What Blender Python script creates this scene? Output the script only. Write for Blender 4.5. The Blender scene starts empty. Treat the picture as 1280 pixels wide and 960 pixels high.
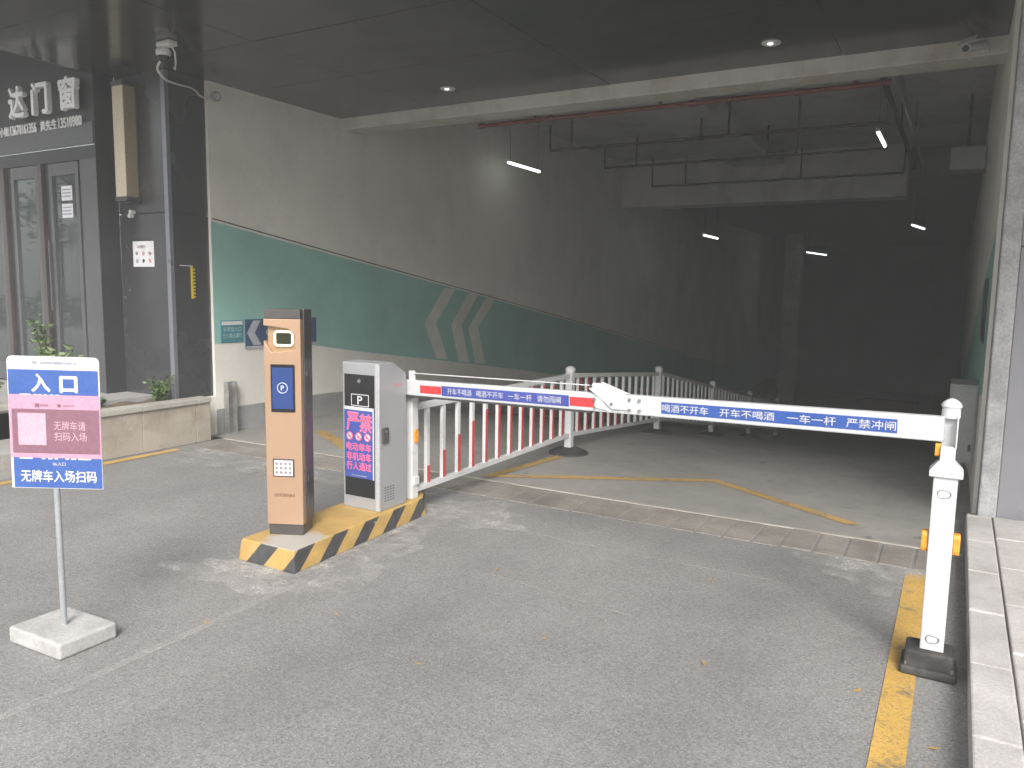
import bpy, bmesh, math, random
from mathutils import Matrix, Vector, Euler
random.seed(7)
R = math.radians
sc = bpy.context.scene
col = sc.collection

# ------------------------------------------------------------------ camera
yaw, pitch, roll = R(29.8), R(-6.9), R(0.9)
F = Vector((-math.sin(yaw)*math.cos(pitch), math.cos(yaw)*math.cos(pitch), math.sin(pitch)))
R0 = Vector((math.cos(yaw), math.sin(yaw), 0)); U0 = R0.cross(F)
RR = R0*math.cos(roll) + U0*math.sin(roll); UU = -R0*math.sin(roll) + U0*math.cos(roll)
cam = bpy.data.cameras.new('camera'); co = bpy.data.objects.new('camera', cam); col.objects.link(co)
m = Matrix((( RR.x, UU.x, -F.x, 0), (RR.y, UU.y, -F.y, 0), (RR.z, UU.z, -F.z, 1.6), (0, 0, 0, 1)))
co.matrix_world = m
cam.sensor_width = 36; cam.lens = 970/1280*36; cam.clip_start = .05; cam.clip_end = 600
sc.camera = co
# ------------------------------------------------------------------ world, sun, exposure
SUN_EL, SUN_AZ = 38, 149          # azimuth of the sun, clockwise from +Y
w = bpy.data.worlds.new('World'); sc.world = w; w.use_nodes = True
nt = w.node_tree; bg = nt.nodes['Background']
sky = nt.nodes.new('ShaderNodeTexSky'); sky.sky_type = 'NISHITA'; sky.sun_disc = False
sky.sun_elevation = R(SUN_EL); sky.sun_rotation = R(SUN_AZ)
sky.air_density = 1.0; sky.dust_density = 3.0; sky.ozone_density = 1.0
hs = nt.nodes.new('ShaderNodeHueSaturation'); hs.inputs['Saturation'].default_value = .22
nt.links.new(sky.outputs[0], hs.inputs['Color']); nt.links.new(hs.outputs[0], bg.inputs['Color'])
bg.inputs['Strength'].default_value = .10
sl = bpy.data.lights.new('sun', 'SUN'); so = bpy.data.objects.new('sun', sl); col.objects.link(so)
sl.energy = 1.5; sl.angle = R(24); sl.color = (1, .965, .92)
a, e = R(SUN_AZ), R(SUN_EL)
sd = Vector((math.sin(a)*math.cos(e), math.cos(a)*math.cos(e), math.sin(e)))
so.rotation_euler = sd.to_track_quat('Z', 'Y').to_euler(); so.location = (0, -10, 20)
sc.view_settings.view_transform = 'Standard'; sc.view_settings.look = 'None'
sc.view_settings.gamma = 1; sc.view_settings.use_curve_mapping = False
sc.view_settings.exposure = 1.42
sc.cycles.max_bounces = 5; sc.cycles.diffuse_bounces = 4; sc.cycles.glossy_bounces = 3; sc.cycles.sample_clamp_indirect = 6
sc.cycles.use_denoising = True
sc.cycles.use_adaptive_sampling = True; sc.cycles.adaptive_threshold = .02

VEIL_DENSITY = .0065  # density of the added volume that imitates lens veil
sc.cycles.volume_bounces = 1
# ------------------------------------------------------------------ helpers
class MB:
    def __init__(s): s.v = []; s.f = []
    def add(s, vs, fs):
        o = len(s.v); s.v += [tuple(v) for v in vs]; s.f += [tuple(i+o for i in f) for f in fs]; return s
    def box(s, x0, x1, y0, y1, z0, z1):
        return s.add([(x0,y0,z0),(x1,y0,z0),(x1,y1,z0),(x0,y1,z0),(x0,y0,z1),(x1,y0,z1),(x1,y1,z1),(x0,y1,z1)],
                     [(0,3,2,1),(4,5,6,7),(0,1,5,4),(1,2,6,5),(2,3,7,6),(3,0,4,7)])
    def prism(s, poly, axis, a, b):
        """poly: list of 2D points counter-clockwise in the two other axes; extruded along axis from a to b"""
        n = len(poly)
        def P(p, t):
            if axis == 'x': return (t, p[0], p[1])
            if axis == 'y': return (p[0], t, p[1])
            return (p[0], p[1], t)
        vs = [P(p, a) for p in poly] + [P(p, b) for p in poly]
        fs = [tuple(range(n)), tuple(range(2*n-1, n-1, -1))] + [(i, n+i, n+(i+1) % n, (i+1) % n) for i in range(n)]
        return s.add(vs, fs)
    def cyl(s, p0, p1, r0, r1=None, n=16, caps=True):
        r1 = r0 if r1 is None else r1
        p0, p1 = Vector(p0), Vector(p1); d = (p1-p0).normalized()
        u = d.orthogonal().normalized(); v = d.cross(u)
        vs = []
        for p, r in ((p0, r0), (p1, r1)):
            vs += [tuple(p + (u*math.cos(2*math.pi*i/n) + v*math.sin(2*math.pi*i/n))*r) for i in range(n)]
        fs = [(i, (i+1) % n, n+(i+1) % n, n+i) for i in range(n)]
        if caps: fs += [tuple(range(n-1, -1, -1)), tuple(range(n, 2*n))]
        return s.add(vs, fs)
    def tube(s, pts, r, n=8, closed=False):
        pts = [Vector(p) for p in pts]; k = len(pts); vs = []; fs = []
        for i, p in enumerate(pts):
            a_ = pts[(i-1) % k] if (closed or i > 0) else p
            b_ = pts[(i+1) % k] if (closed or i < k-1) else p
            d = (b_-a_).normalized()
            ref = Vector((0, 0, 1)) if abs(d.z) < .9 else Vector((0, 1, 0))
            u = d.cross(ref).normalized(); v = u.cross(d)
            vs += [tuple(p + (u*math.cos(2*math.pi*j/n) + v*math.sin(2*math.pi*j/n))*r) for j in range(n)]
        for i in range(k if closed else k-1):
            a_, b_ = i*n, ((i+1) % k)*n
            fs += [(a_+j, a_+(j+1) % n, b_+(j+1) % n, b_+j) for j in range(n)]
        if not closed: fs += [tuple(range(n-1, -1, -1)), tuple(range((k-1)*n, k*n))]
        return s.add(vs, fs)
    def lathe(s, prof, n=24, c=(0, 0, 0)):
        k = len(prof); vs = []
        for r, z in prof: vs += [(c[0]+r*math.cos(2*math.pi*i/n), c[1]+r*math.sin(2*math.pi*i/n), c[2]+z) for i in range(n)]
        fs = []
        for j in range(k-1): fs += [(j*n+i, j*n+(i+1) % n, (j+1)*n+(i+1) % n, (j+1)*n+i) for i in range(n)]
        fs += [tuple(range(n-1, -1, -1)), tuple(range((k-1)*n, k*n))]
        return s.add(vs, fs)
    def quad(s, a_, b_, c_, d_): return s.add([a_, b_, c_, d_], [(0, 1, 2, 3)])
    def build(s, name, mat, parent=None, bevel=0, smooth=False, seg=2):
        me = bpy.data.meshes.new(name); me.from_pydata(s.v, [], s.f)
        bm = bmesh.new(); bm.from_mesh(me); bmesh.ops.recalc_face_normals(bm, faces=bm.faces[:])
        bm.to_mesh(me); bm.free(); me.update()
        me.materials.append(M[mat] if isinstance(mat, str) else mat)
        o = bpy.data.objects.new(name, me); col.objects.link(o)
        if parent is not None: o.parent = parent
        if smooth:
            for p in me.polygons: p.use_smooth = True
            me.set_sharp_from_angle(angle=R(38))
        if bevel:
            b = o.modifiers.new('bevel', 'BEVEL'); b.width = bevel; b.segments = seg; b.limit_method = 'ANGLE'; b.angle_limit = R(40)
        return o

def sheet(name, pts, mat, parent=None):
    """a paint / print sheet: one polygon"""
    return MB().add(pts, [tuple(range(len(pts)))]).build(name, mat, parent)

def tag(o, label=None, cat=None, group=None, kind=None):
    if label: o['label'] = label
    if cat: o['category'] = cat
    if group: o['group'] = group
    if kind: o['kind'] = kind
    return o
def thing(name, label, cat, loc=(0, 0, 0), rz=0, group=None):
    o = bpy.data.objects.new(name, None); col.objects.link(o); o.empty_display_size = .1
    o.location = loc; o.rotation_euler = (0, 0, rz)
    return tag(o, label, cat, group)
def struct(o): o['kind'] = 'structure'; return o
def copy_tree(o, parent=None):
    kids = [c for c in bpy.data.objects if c.parent == o]
    c = o.copy(); col.objects.link(c); c.parent = parent
    for k in kids: copy_tree(k, c)
    return c

def lettering(s, mat, parent, org, ex, ey, wd, ht, bold=.02, name='lettering', depth=.0008, lift=.0012):
    """text mesh fitted to a wd x ht box centred on org; ex = reading direction, ey = up"""
    cu = bpy.data.curves.new('t', 'FONT'); cu.body = s; cu.size = 1; cu.offset = 0; cu.extrude = 0; cu.resolution_u = 3
    o = bpy.data.objects.new('t', cu); col.objects.link(o)
    dg = bpy.context.evaluated_depsgraph_get()
    me = bpy.data.meshes.new_from_object(o.evaluated_get(dg))
    bpy.data.objects.remove(o); bpy.data.curves.remove(cu)
    xs = [v.co.x for v in me.vertices]; ys = [v.co.y for v in me.vertices]
    ex, ey = Vector(ex).normalized(), Vector(ey).normalized(); n = ex.cross(ey)
    cx, cy = (min(xs)+max(xs))/2, (min(ys)+max(ys))/2
    sx, sy = wd/(max(xs)-min(xs)), ht/(max(ys)-min(ys))
    org = Vector(org)
    if bold > 0:
        base = [v.co.copy() for v in me.vertices]; polys = [tuple(p.vertices) for p in me.polygons]; nb = len(base); b = bold*.6
        allv, allf = [], []
        for k_, (dx_, dy_) in enumerate(((0, 0), (b, 0), (-b, 0), (0, b), (0, -b))):
            allv += [(q.x+dx_, q.y+dy_, k_*.00012) for q in base]; allf += [tuple(i+k_*nb for i in f_) for f_ in polys]
        me2 = bpy.data.meshes.new('t'); me2.from_pydata(allv, [], allf); bpy.data.meshes.remove(me); me = me2
    for v in me.vertices:
        v.co = org + ex*(v.co.x-cx)*sx + ey*(v.co.y-cy)*sy + n*(lift+v.co.z)
    if depth > .002:
        bm = bmesh.new(); bm.from_mesh(me)
        r = bmesh.ops.extrude_face_region(bm, geom=bm.faces[:])
        bmesh.ops.translate(bm, verts=[g for g in r['geom'] if isinstance(g, bmesh.types.BMVert)], vec=n*depth)
        bmesh.ops.recalc_face_normals(bm, faces=bm.faces[:]); bm.to_mesh(me); bm.free()
    me.materials.clear(); me.materials.append(M[mat]); me.name = name
    ob = bpy.data.objects.new(name, me); col.objects.link(ob); ob.parent = parent
    return ob

# ------------------------------------------------------------------ materials
M = {}
def nodes(name):
    mt = bpy.data.materials.new(name); mt.use_nodes = True; M[name] = mt
    t = mt.node_tree; return mt, t, t.nodes['Principled BSDF']
def N(t, kind, **kw):
    n = t.nodes.new(kind)
    for k, v in kw.items():
        if k in n.inputs: n.inputs[k].default_value = v
        else: setattr(n, k, v)
    return n
def noise(t, vec, scale, detail=4, rough=.6):
    n = N(t, 'ShaderNodeTexNoise', Scale=scale, Detail=detail, Roughness=rough); t.links.new(vec, n.inputs['Vector']); return n.outputs['Fac']
def ramp(t, fac, stops):
    r = t.nodes.new('ShaderNodeValToRGB'); t.links.new(fac, r.inputs[0])
    els = r.color_ramp.elements
    while len(els) < len(stops): els.new(.5)
    for el, (p, c) in zip(els, stops):
        el.position = p; el.color = (c, c, c, 1) if isinstance(c, (int, float)) else (*c, 1)
    return r.outputs[0]
def mix(t, fac, a_, b_, mode='MIX'):
    n = t.nodes.new('ShaderNodeMix'); n.data_type = 'RGBA'; n.blend_type = mode
    for s, v in ((n.inputs[0], fac), (n.inputs[6], a_), (n.inputs[7], b_)):
        if isinstance(v, (int, float)): s.default_value = v
        elif isinstance(v, tuple): s.default_value = (*v, 1)
        else: t.links.new(v, s)
    return n.outputs[2]
def math_(t, op, a_, b_=None, c_=None):
    n = t.nodes.new('ShaderNodeMath'); n.operation = op
    for i, v in enumerate((a_, b_, c_)):
        if v is None: continue
        if isinstance(v, (int, float)): n.inputs[i].default_value = v
        else: t.links.new(v, n.inputs[i])
    return n.outputs[0]
def bump(t, p, h, strength, dist=.01):
    b = N(t, 'ShaderNodeBump', Strength=strength, Distance=dist); t.links.new(h, b.inputs['Height']); t.links.new(b.outputs[0], p.inputs['Normal'])
def vec(t, world=False):
    if world: return t.nodes.new('ShaderNodeNewGeometry').outputs['Position']
    return t.nodes.new('ShaderNodeTexCoord').outputs['Object']
def surf(name, c, rough=.5, metal=0, var=.12, vs=4, fine=.08, fs=60, bp=.0, dirt=None, dirt_amt=.0, dirt_scale=2.5, world=True, spec=.5, coat=0):
    """plain painted / stone / metal surface with tone drift, fine grain, roughness drift and patchy dirt"""
    mt, t, p = nodes(name); v = vec(t, world)
    big = noise(t, v, vs, 3); fin = noise(t, v, fs, 1)
    k = mix(t, 1.0, ramp(t, big, [(.3, 1-var), (.7, 1+var)]), ramp(t, fin, [(.3, 1-fine), (.7, 1+fine)]), 'MULTIPLY')
    cc = mix(t, 1.0, c, k, 'MULTIPLY')
    if dirt:
        d = ramp(t, noise(t, v, dirt_scale, 5, .7), [(.5, 0.0), (.72, dirt_amt)])
        cc = mix(t, d, cc, dirt)
    t.links.new(cc, p.inputs['Base Color'])
    t.links.new(ramp(t, big, [(.3, max(0, rough-.08)), (.7, min(1, rough+.08))]), p.inputs['Roughness'])
    p.inputs['Metallic'].default_value = metal; p.inputs['Specular IOR Level'].default_value = spec
    p.inputs['Coat Weight'].default_value = coat
    if bp: bump(t, p, fin, bp, .004)
    return mt
def emit(name, c, s, base=(.8, .8, .8)):
    mt, t, p = nodes(name); p.inputs['Base Color'].default_value = (*base, 1)
    p.inputs['Emission Color'].default_value = (*c, 1); p.inputs['Emission Strength'].default_value = s; p.inputs['Roughness'].default_value = .3

def streaks(name, c, amt):
    mt = M[name]; t = mt.node_tree; p = t.nodes['Principled BSDF']; v = vec(t, True)
    mp = N(t, 'ShaderNodeMapping'); mp.inputs['Scale'].default_value = (2.2, 2.2, .2); t.links.new(v, mp.inputs[0])
    k = ramp(t, noise(t, mp.outputs[0], 1.6, 6, .65), [(.5, 0.0), (.75, amt)])
    old = p.inputs['Base Color'].links[0].from_socket
    t.links.new(mix(t, k, old, c), p.inputs['Base Color'])
# asphalt
mt, t, p = nodes('asphalt'); v = vec(t, True)
agg = N(t, 'ShaderNodeTexVoronoi', Scale=150.0); t.links.new(v, agg.inputs['Vector'])
sepv = t.nodes.new('ShaderNodeSeparateColor'); t.links.new(agg.outputs['Color'], sepv.inputs[0])
spk = ramp(t, sepv.outputs[0], [(.0, .64), (.28, .91), (.8, 1.05), (1, 1.35)])
grain = ramp(t, noise(t, v, 340, 2), [(.3, .88), (.7, 1.12)])
patch = ramp(t, noise(t, v, .55, 6, .6), [(.3, .80), (.7, 1.14)])
patch2 = ramp(t, noise(t, v, 3.1, 7, .7), [(.3, .93), (.72, 1.07)])
cc = mix(t, 1, mix(t, 1, spk, grain, 'MULTIPLY'), mix(t, 1, patch, patch2, 'MULTIPLY'), 'MULTIPLY')
cc = mix(t, 1, (.246, .240, .233), cc, 'MULTIPLY')
dust = math_(t, 'MULTIPLY', ramp(t, noise(t, v, 1.3, 9, .72), [(.55, 0.0), (.78, .35)]), ramp(t, noise(t, v, 24, 4), [(.35, .3), (.65, 1)]))
cc = mix(t, dust, cc, (.34, .33, .32))
sxa = t.nodes.new('ShaderNodeSeparateXYZ'); t.links.new(v, sxa.inputs[0])
trk = math_(t, 'PINGPONG', math_(t, 'ADD', math_(t, 'ADD', sxa.outputs[0], math_(t, 'MULTIPLY', noise(t, v, .5, 3), .5)), 10.65), .72)
trk = math_(t, 'MULTIPLY', ramp(t, trk, [(.05, .16), (.30, 0.0)]), ramp(t, noise(t, v, 1.7, 4), [(.3, .4), (.6, 1)]))
cc = mix(t, trk, cc, (.09, .09, .09))
oil = ramp(t, noise(t, v, 2.2, 3, .5), [(.66, 0.0), (.80, .25)])
cc = mix(t, oil, cc, (.06, .06, .06))
# thin hairline cracks
vor = N(t, 'ShaderNodeTexVoronoi', Scale=.42, feature='DISTANCE_TO_EDGE')
nv = N(t, 'ShaderNodeTexNoise', Scale=3.0, Detail=5.0); t.links.new(v, nv.inputs['Vector'])
wv = N(t, 'ShaderNodeVectorMath', operation='MULTIPLY_ADD'); t.links.new(nv.outputs['Color'], wv.inputs[0]); wv.inputs[1].default_value = (.35, .35, .35); t.links.new(v, wv.inputs[2])
t.links.new(wv.outputs[0], vor.inputs['Vector'])
crk = ramp(t, vor.outputs['Distance'], [(0, .5), (.006, 0.0)])
crk = math_(t, 'MULTIPLY', crk, ramp(t, noise(t, v, .9, 3), [(.5, 0.0), (.6, 1.0)]))
cc = mix(t, crk, cc, (.25, .24, .22))
t.links.new(cc, p.inputs['Base Color']); p.inputs['Roughness'].default_value = .78
hh = agg.outputs['Distance']
bump(t, p, hh, .3, .003)

# ramp floor: trowelled concrete, dusty, tyre-darkened
mt, t, p = nodes('ramp_floor'); v = vec(t, True)
a1 = ramp(t, noise(t, v, .8, 7, .65), [(.3, .78), (.7, 1.2)]); a2 = ramp(t, noise(t, v, 9, 6, .7), [(.3, .9), (.7, 1.1)]); a3 = ramp(t, noise(t, v, 150, 2), [(.3, .85), (.7, 1.15)])
cc = mix(t, 1, mix(t, 1, a1, a2, 'MULTIPLY'), a3, 'MULTIPLY'); cc = mix(t, 1, (.28, .27, .25), cc, 'MULTIPLY')
sp = ramp(t, noise(t, v, 5.5, 3, .5), [(.68, 0.0), (.72, .55)]); cc = mix(t, sp, cc, (.07, .07, .068))
t.links.new(cc, p.inputs['Base Color']); p.inputs['Roughness'].default_value = .62
bump(t, p, noise(t, v, 150, 3), .25, .003)

# yellow road paint, worn
def worn_paint(name, c, under, thr):
    mt, t, p = nodes(name); v = vec(t, True)
    n1 = ramp(t, noise(t, v, 7, 9, .75), [(thr-.06, 0.0), (thr+.06, 1.0)])
    n2 = ramp(t, noise(t, v, 120, 3), [(.34, .35), (.5, 1.0)])
    k = math_(t, 'MULTIPLY', n1, n2)
    cc = mix(t, k, under, mix(t, 1, c, ramp(t, noise(t, v, 2.3, 5), [(.3, .82), (.7, 1.1)]), 'MULTIPLY'))
    t.links.new(cc, p.inputs['Base Color']); p.inputs['Roughness'].default_value = .7
    bump(t, p, noise(t, v, 160, 3), .3, .003)
worn_paint('road_yellow', (.60, .37, .085), (.16, .14, .11), .40)
worn_paint('ramp_yellow', (.50, .31, .09), (.19, .17, .13), .42)

# island: yellow top with mortar patches, black and yellow slanted stripes on the sides
mt, t, p = nodes('island_paint'); v = vec(t, True)
sx_ = t.nodes.new('ShaderNodeSeparateXYZ'); t.links.new(v, sx_.inputs[0])
s_ = math_(t, 'SUBTRACT', math_(t, 'ADD', sx_.outputs[0], sx_.outputs[1]), sx_.outputs[2])
wob = math_(t, 'MULTIPLY', noise(t, v, 14, 3), .012)
fr = math_(t, 'FRACT', math_(t, 'MULTIPLY', math_(t, 'ADD', math_(t, 'ADD', s_, wob), 3.37), 1/.29))
isb = math_(t, 'LESS_THAN', fr, .47)
gn = t.nodes.new('ShaderNodeNewGeometry'); sn = t.nodes.new('ShaderNodeSeparateXYZ'); t.links.new(gn.outputs['Normal'], sn.inputs[0])
isb = math_(t, 'MULTIPLY', isb, math_(t, 'LESS_THAN', sn.outputs[2], .6))
yel = mix(t, 1, (.50, .325, .105), ramp(t, noise(t, v, 6, 6), [(.3, .8), (.7, 1.12)]), 'MULTIPLY')
blk = mix(t, 1, (.055, .055, .055), ramp(t, noise(t, v, 9, 6), [(.3, .7), (.7, 1.5)]), 'MULTIPLY')
cc = mix(t, isb, yel, blk)
# mortar slopped round the ticket machine's foot
dx = math_(t, 'ADD', sx_.outputs[0], 3.24); dy = math_(t, 'SUBTRACT', sx_.outputs[1], 3.16)
rad = math_(t, 'SQRT', math_(t, 'ADD', math_(t, 'MULTIPLY', dx, dx), math_(t, 'MULTIPLY', dy, dy)))
rad = math_(t, 'ADD', rad, math_(t, 'MULTIPLY', math_(t, 'SUBTRACT', noise(t, v, 11, 6, .7), .5), .22))
mo = math_(t, 'MULTIPLY', ramp(t, rad, [(.16, .95), (.22, 0.0)]), math_(t, 'GREATER_THAN', sn.outputs[2], .6))
cc = mix(t, mo, cc, (.42, .40, .37))
scf = ramp(t, noise(t, v, 16, 9, .75), [(.60, 0.0), (.70, .7)]); cc = mix(t, scf, cc, (.45, .42, .37))
t.links.new(cc, p.inputs['Base Color']); p.inputs['Roughness'].default_value = .62
bump(t, p, noise(t, v, 50, 5), .3, .006)

surf('white_plaster', (.74, .71, .65), .85, var=.07, vs=.8, fine=.03, fs=45, bp=.15, dirt=(.42, .40, .35), dirt_amt=.28, dirt_scale=.9)
surf('green_paint', (.27, .49, .44), .55, var=.10, vs=1.2, fine=.03, fs=60, bp=.08, dirt=(.21, .35, .30), dirt_amt=.4, dirt_scale=2)
surf('grey_skirting', (.30, .30, .295), .75, var=.14, vs=2, fine=.05, bp=.15, dirt=(.14, .135, .12), dirt_amt=.6)
streaks('white_plaster', (.46, .44, .39), .15); streaks('green_paint', (.18, .37, .32), .18)
surf('chevron_paint', (.62, .64, .56), .7, var=.12, vs=3)
surf('garage_concrete', (.53, .52, .49), .85, var=.12, vs=.9, fine=.05, fs=40, bp=.2, dirt=(.27, .26, .23), dirt_amt=.5, dirt_scale=1.4)
surf('beam_plaster', (.55, .53, .49), .8, var=.08, vs=2, fine=.04, bp=.15, dirt=(.34, .29, .20), dirt_amt=.75, dirt_scale=1.6)
streaks('beam_plaster', (.30, .25, .17), .5)
surf('deep_shade_grey', (.17, .185, .18), .8, var=.12, vs=.9)  # back wall and inner ceiling coloured dark to deepen the garage shade
surf('soffit_panel', (.040, .040, .037), .17, metal=0, var=.12, vs=1.5, fine=.04, spec=.5, dirt=(.06, .06, .055), dirt_amt=.5, dirt_scale=.8)
surf('dark_cladding', (.045, .045, .049), .25, metal=.0, var=.10, vs=1.4, fine=.03, spec=.9, dirt=(.06, .06, .06), dirt_amt=.08, dirt_scale=.5)
surf('shop_metal', (.105, .105, .11), .38, metal=.2, var=.08, vs=2)
surf('shop_brown', (.085, .07, .07), .4, metal=.2, var=.08)
surf('shop_dark', (.035, .035, .037), .4, var=.1)
surf('trim_alu', (.26, .27, .30), .35, metal=.5, var=.05)
surf('facade_grey', (.22, .22, .235), .28, metal=.0, var=.07, vs=.8, fine=.02)
surf('concrete_rough', (.34, .34, .34), .85, var=.22, vs=5, fine=.14, fs=55, bp=.5, dirt=(.22, .22, .23), dirt_amt=.75, dirt_scale=9)
surf('copper_paint', (.41, .268, .175), .42, metal=.25, var=.05, vs=3, fine=.02, fs=200, dirt=(.33, .21, .13), dirt_amt=.2, dirt_scale=6)
surf('copper_pocket', (.38, .25, .14), .4, metal=.25, var=.04)
surf('machine_dark', (.075, .068, .068), .4, metal=.2, var=.08, dirt=(.14, .13, .12), dirt_amt=.4, dirt_scale=9)
surf('silver_paint', (.33, .335, .345), .42, metal=.15, var=.05, vs=3, fine=.03, fs=250, dirt=(.34, .335, .33), dirt_amt=.35, dirt_scale=5)
surf('silver_trim', (.48, .485, .50), .35, metal=.2, var=.04)
surf('black_gloss', (.018, .018, .02), .22, var=.1, spec=.4)
surf('black_rubber', (.03, .03, .03), .75, var=.2, vs=9, bp=.3, dirt=(.12, .11, .10), dirt_amt=.6, dirt_scale=8)
surf('white_paint', (.56, .57, .58), .4, var=.05, vs=4, fine=.02, dirt=(.55, .54, .51), dirt_amt=.5, dirt_scale=9)
surf('fence_white', (.60, .60, .60), .42, var=.06, vs=5, fine=.02, dirt=(.42, .41, .39), dirt_amt=.6, dirt_scale=10)
surf('red_tape', (.56, .045, .05), .4, var=.08, vs=8, dirt=(.40, .10, .09), dirt_amt=.4, dirt_scale=14)
surf('arm_blue', (.055, .075, .32), .4, var=.06, vs=6)
surf('arm_blue_bright', (.035, .09, .33), .4, var=.06, vs=6)
surf('sign_blue', (.045, .105, .33), .4, var=.05, vs=6)
surf('poster_blue', (.05, .08, .31), .35, var=.08, vs=9)
surf('pink_sheet', (.50, .265, .36), .5, var=.04, vs=5)
surf('mauve_print', (.21, .10, .135), .5, var=.05, vs=7)
surf('pale_pink', (.52, .33, .40), .5, var=.04, vs=7)
surf('red_print', (.80, .12, .20), .45, var=.05)
surf('pink_outline', (.70, .25, .50), .45, var=.05)
surf('print_white', (.56, .56, .585), .5, var=.03)
surf('letter_white', (.80, .80, .80), .45, var=.04)
surf('print_grey', (.30, .31, .38), .5, var=.03)
surf('print_black', (.03, .03, .035), .5, var=.03)
surf('print_brown', (.16, .075, .04), .5, var=.03)
surf('paper', (.70, .69, .70), .7, var=.04, vs=8)
surf('paper_ink', (.28, .22, .24), .7)
surf('paper_red', (.55, .26, .22), .7)
surf('teal_sign', (.06, .23, .27), .4, var=.06, vs=9)
surf('teal_text', (.38, .58, .58), .5)
surf('navy_sign', (.05, .085, .17), .35, var=.08, vs=9)
surf('chevron_grey', (.42, .43, .47), .35, var=.05)
surf('galvanised', (.36, .36, .35), .5, metal=.6, var=.2, vs=18, dirt=(.24, .22, .19), dirt_amt=.6, dirt_scale=12)
surf('pole_grey', (.40, .42, .44), .4, metal=.4, var=.08, vs=10)
surf('sign_concrete', (.42, .41, .40), .9, var=.16, vs=8, fine=.1, fs=70, bp=.5, dirt=(.36, .34, .31), dirt_amt=.5, dirt_scale=10)
surf('drain_slab', (.235, .215, .19), .85, var=.3, vs=2.2, fine=.16, fs=90, bp=.45, dirt=(.14, .13, .12), dirt_amt=.65, dirt_scale=4)
surf('kerb_stone', (.47, .45, .44), .85, var=.14, vs=2.5, fine=.12, fs=110, bp=.4, dirt=(.28, .265, .24), dirt_amt=.6, dirt_scale=3.5)
surf('paver', (.50, .475, .46), .85, var=.14, vs=2, fine=.12, fs=110, bp=.4, dirt=(.30, .28, .26), dirt_amt=.6, dirt_scale=3)
surf('planter_stone', (.36, .32, .27), .8, var=.16, vs=2.2, fine=.06, fs=70, bp=.25, dirt=(.20, .15, .10), dirt_amt=.75, dirt_scale=2.6)
surf('coping_stone', (.38, .36, .32), .8, var=.12, vs=3, fine=.08, bp=.3, dirt=(.30, .28, .24), dirt_amt=.5)
surf('soil', (.11, .085, .06), .95, var=.4, vs=9, fine=.3, fs=60, bp=.8, dirt=(.24, .19, .13), dirt_amt=.8, dirt_scale=7)
surf('terrace_paving', (.34, .33, .315), .8, var=.1, vs=1.5, fine=.08, bp=.3)
surf('ground_concrete', (.30, .295, .285), .9, var=.15, vs=.5, fine=.08, bp=.2)
surf('sconce_cream', (.60, .53, .39), .45, var=.05, vs=4)
surf('sconce_bronze', (.36, .29, .19), .4, metal=.3, var=.06)
surf('cctv_white', (.62, .62, .60), .4, var=.06)
surf('cable_white', (.60, .59, .55), .5, var=.08, vs=20)
surf('cable_dark', (.05, .05, .048), .6)
surf('red_pipe', (.15, .03, .026), .5, var=.15, vs=6)
surf('dark_pipe', (.06, .045, .042), .5, var=.15, vs=6)
surf('orange_reflector', (.75, .30, .03), .25, var=.06, vs=20)
surf('yellow_tape', (.55, .42, .03), .5, var=.1, vs=20)
surf('steel', (.5, .5, .5), .3, metal=.9, var=.05)
surf('cabinet_grey', (.30, .31, .30), .5, var=.06)
surf('cabinet_red', (.12, .02, .018), .5, var=.06)
surf('bark', (.10, .075, .055), .9, var=.3, vs=10, bp=.6)
surf('stem_green', (.07, .10, .03), .7, var=.2)
def leafmat(name, c1, c2):
    mt, t, p = nodes(name); oi = t.nodes.new('ShaderNodeNewGeometry')
    c = ramp(t, oi.outputs['Random Per Island'], [(0, c1), (1, c2)])
    t.links.new(c, p.inputs['Base Color']); p.inputs['Roughness'].default_value = .55
leafmat('leaf', (.045, .09, .022), (.11, .16, .045))
leafmat('leaf_pale', (.13, .19, .07), (.24, .28, .14))
leafmat('leaf_dry', (.42, .27, .07), (.33, .2, .08))
emit('tube_glow', (.93, 1, .98), 1.7); emit('ring_glow', (1, .95, .50), .42); emit('screen_glow', (.035, .11, .55), .09, (.02, .04, .12))
emit('screen_mark', (.55, .68, .95), .16, (.5, .5, .5)); emit('downlight_glow', (1, 1, .96), .5)
mt, t, p = nodes('glass'); p.inputs['Base Color'].default_value = (.05, .06, .06, 1); p.inputs['Roughness'].default_value = .03
p.inputs['Metallic'].default_value = 0; p.inputs['IOR'].default_value = 1.9
v = vec(t, True); bump(t, p, noise(t, v, 1.2, 2), .02, .05)
mt, t, p = nodes('lens'); p.inputs['Base Color'].default_value = (.03, .035, .02, 1); p.inputs['Roughness'].default_value = .1

# ================================================================== SETTING
WX0, WX1 = -6.88, .18            # inner faces of the garage walls
SOF = 3.69                       # underside of the soffit
def rz(y):                       # ramp height
    if y < 7: return 0
    if y < 9.5: return -.166/5*(y-7)**2
    return -.2075-.166*(min(y, 26)-9.5)

struct(sheet('ground', [(-90, -90, -.03), (90, -90, -.03), (90, 6.3, -.03), (-90, 6.3, -.03)], 'ground_concrete'))
road = struct(MB().add([(-6.65, 5.5, 0), (-6.65, -2, 0), (-60, -2, 0), (-60, -15, 0), (40, -15, 0), (40, -2, 0), (.14, -2, 0), (.14, 5.5, 0)], [tuple(range(8))]).build('road', 'asphalt'))
mb = MB(); ys = [5.5, 6, 6.5, 7] + [7+.25*i for i in range(1, 80)] + [27, 30, 36, 42]
for a_, b_ in zip(ys, ys[1:]):
    mb.quad((WX0-.02, a_, rz(a_)), (WX1+.02, a_, rz(a_)), (WX1+.02, b_, rz(b_)), (WX0-.02, b_, rz(b_)))
rampo = struct(mb.build('ramp', 'ramp_floor'))

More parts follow.
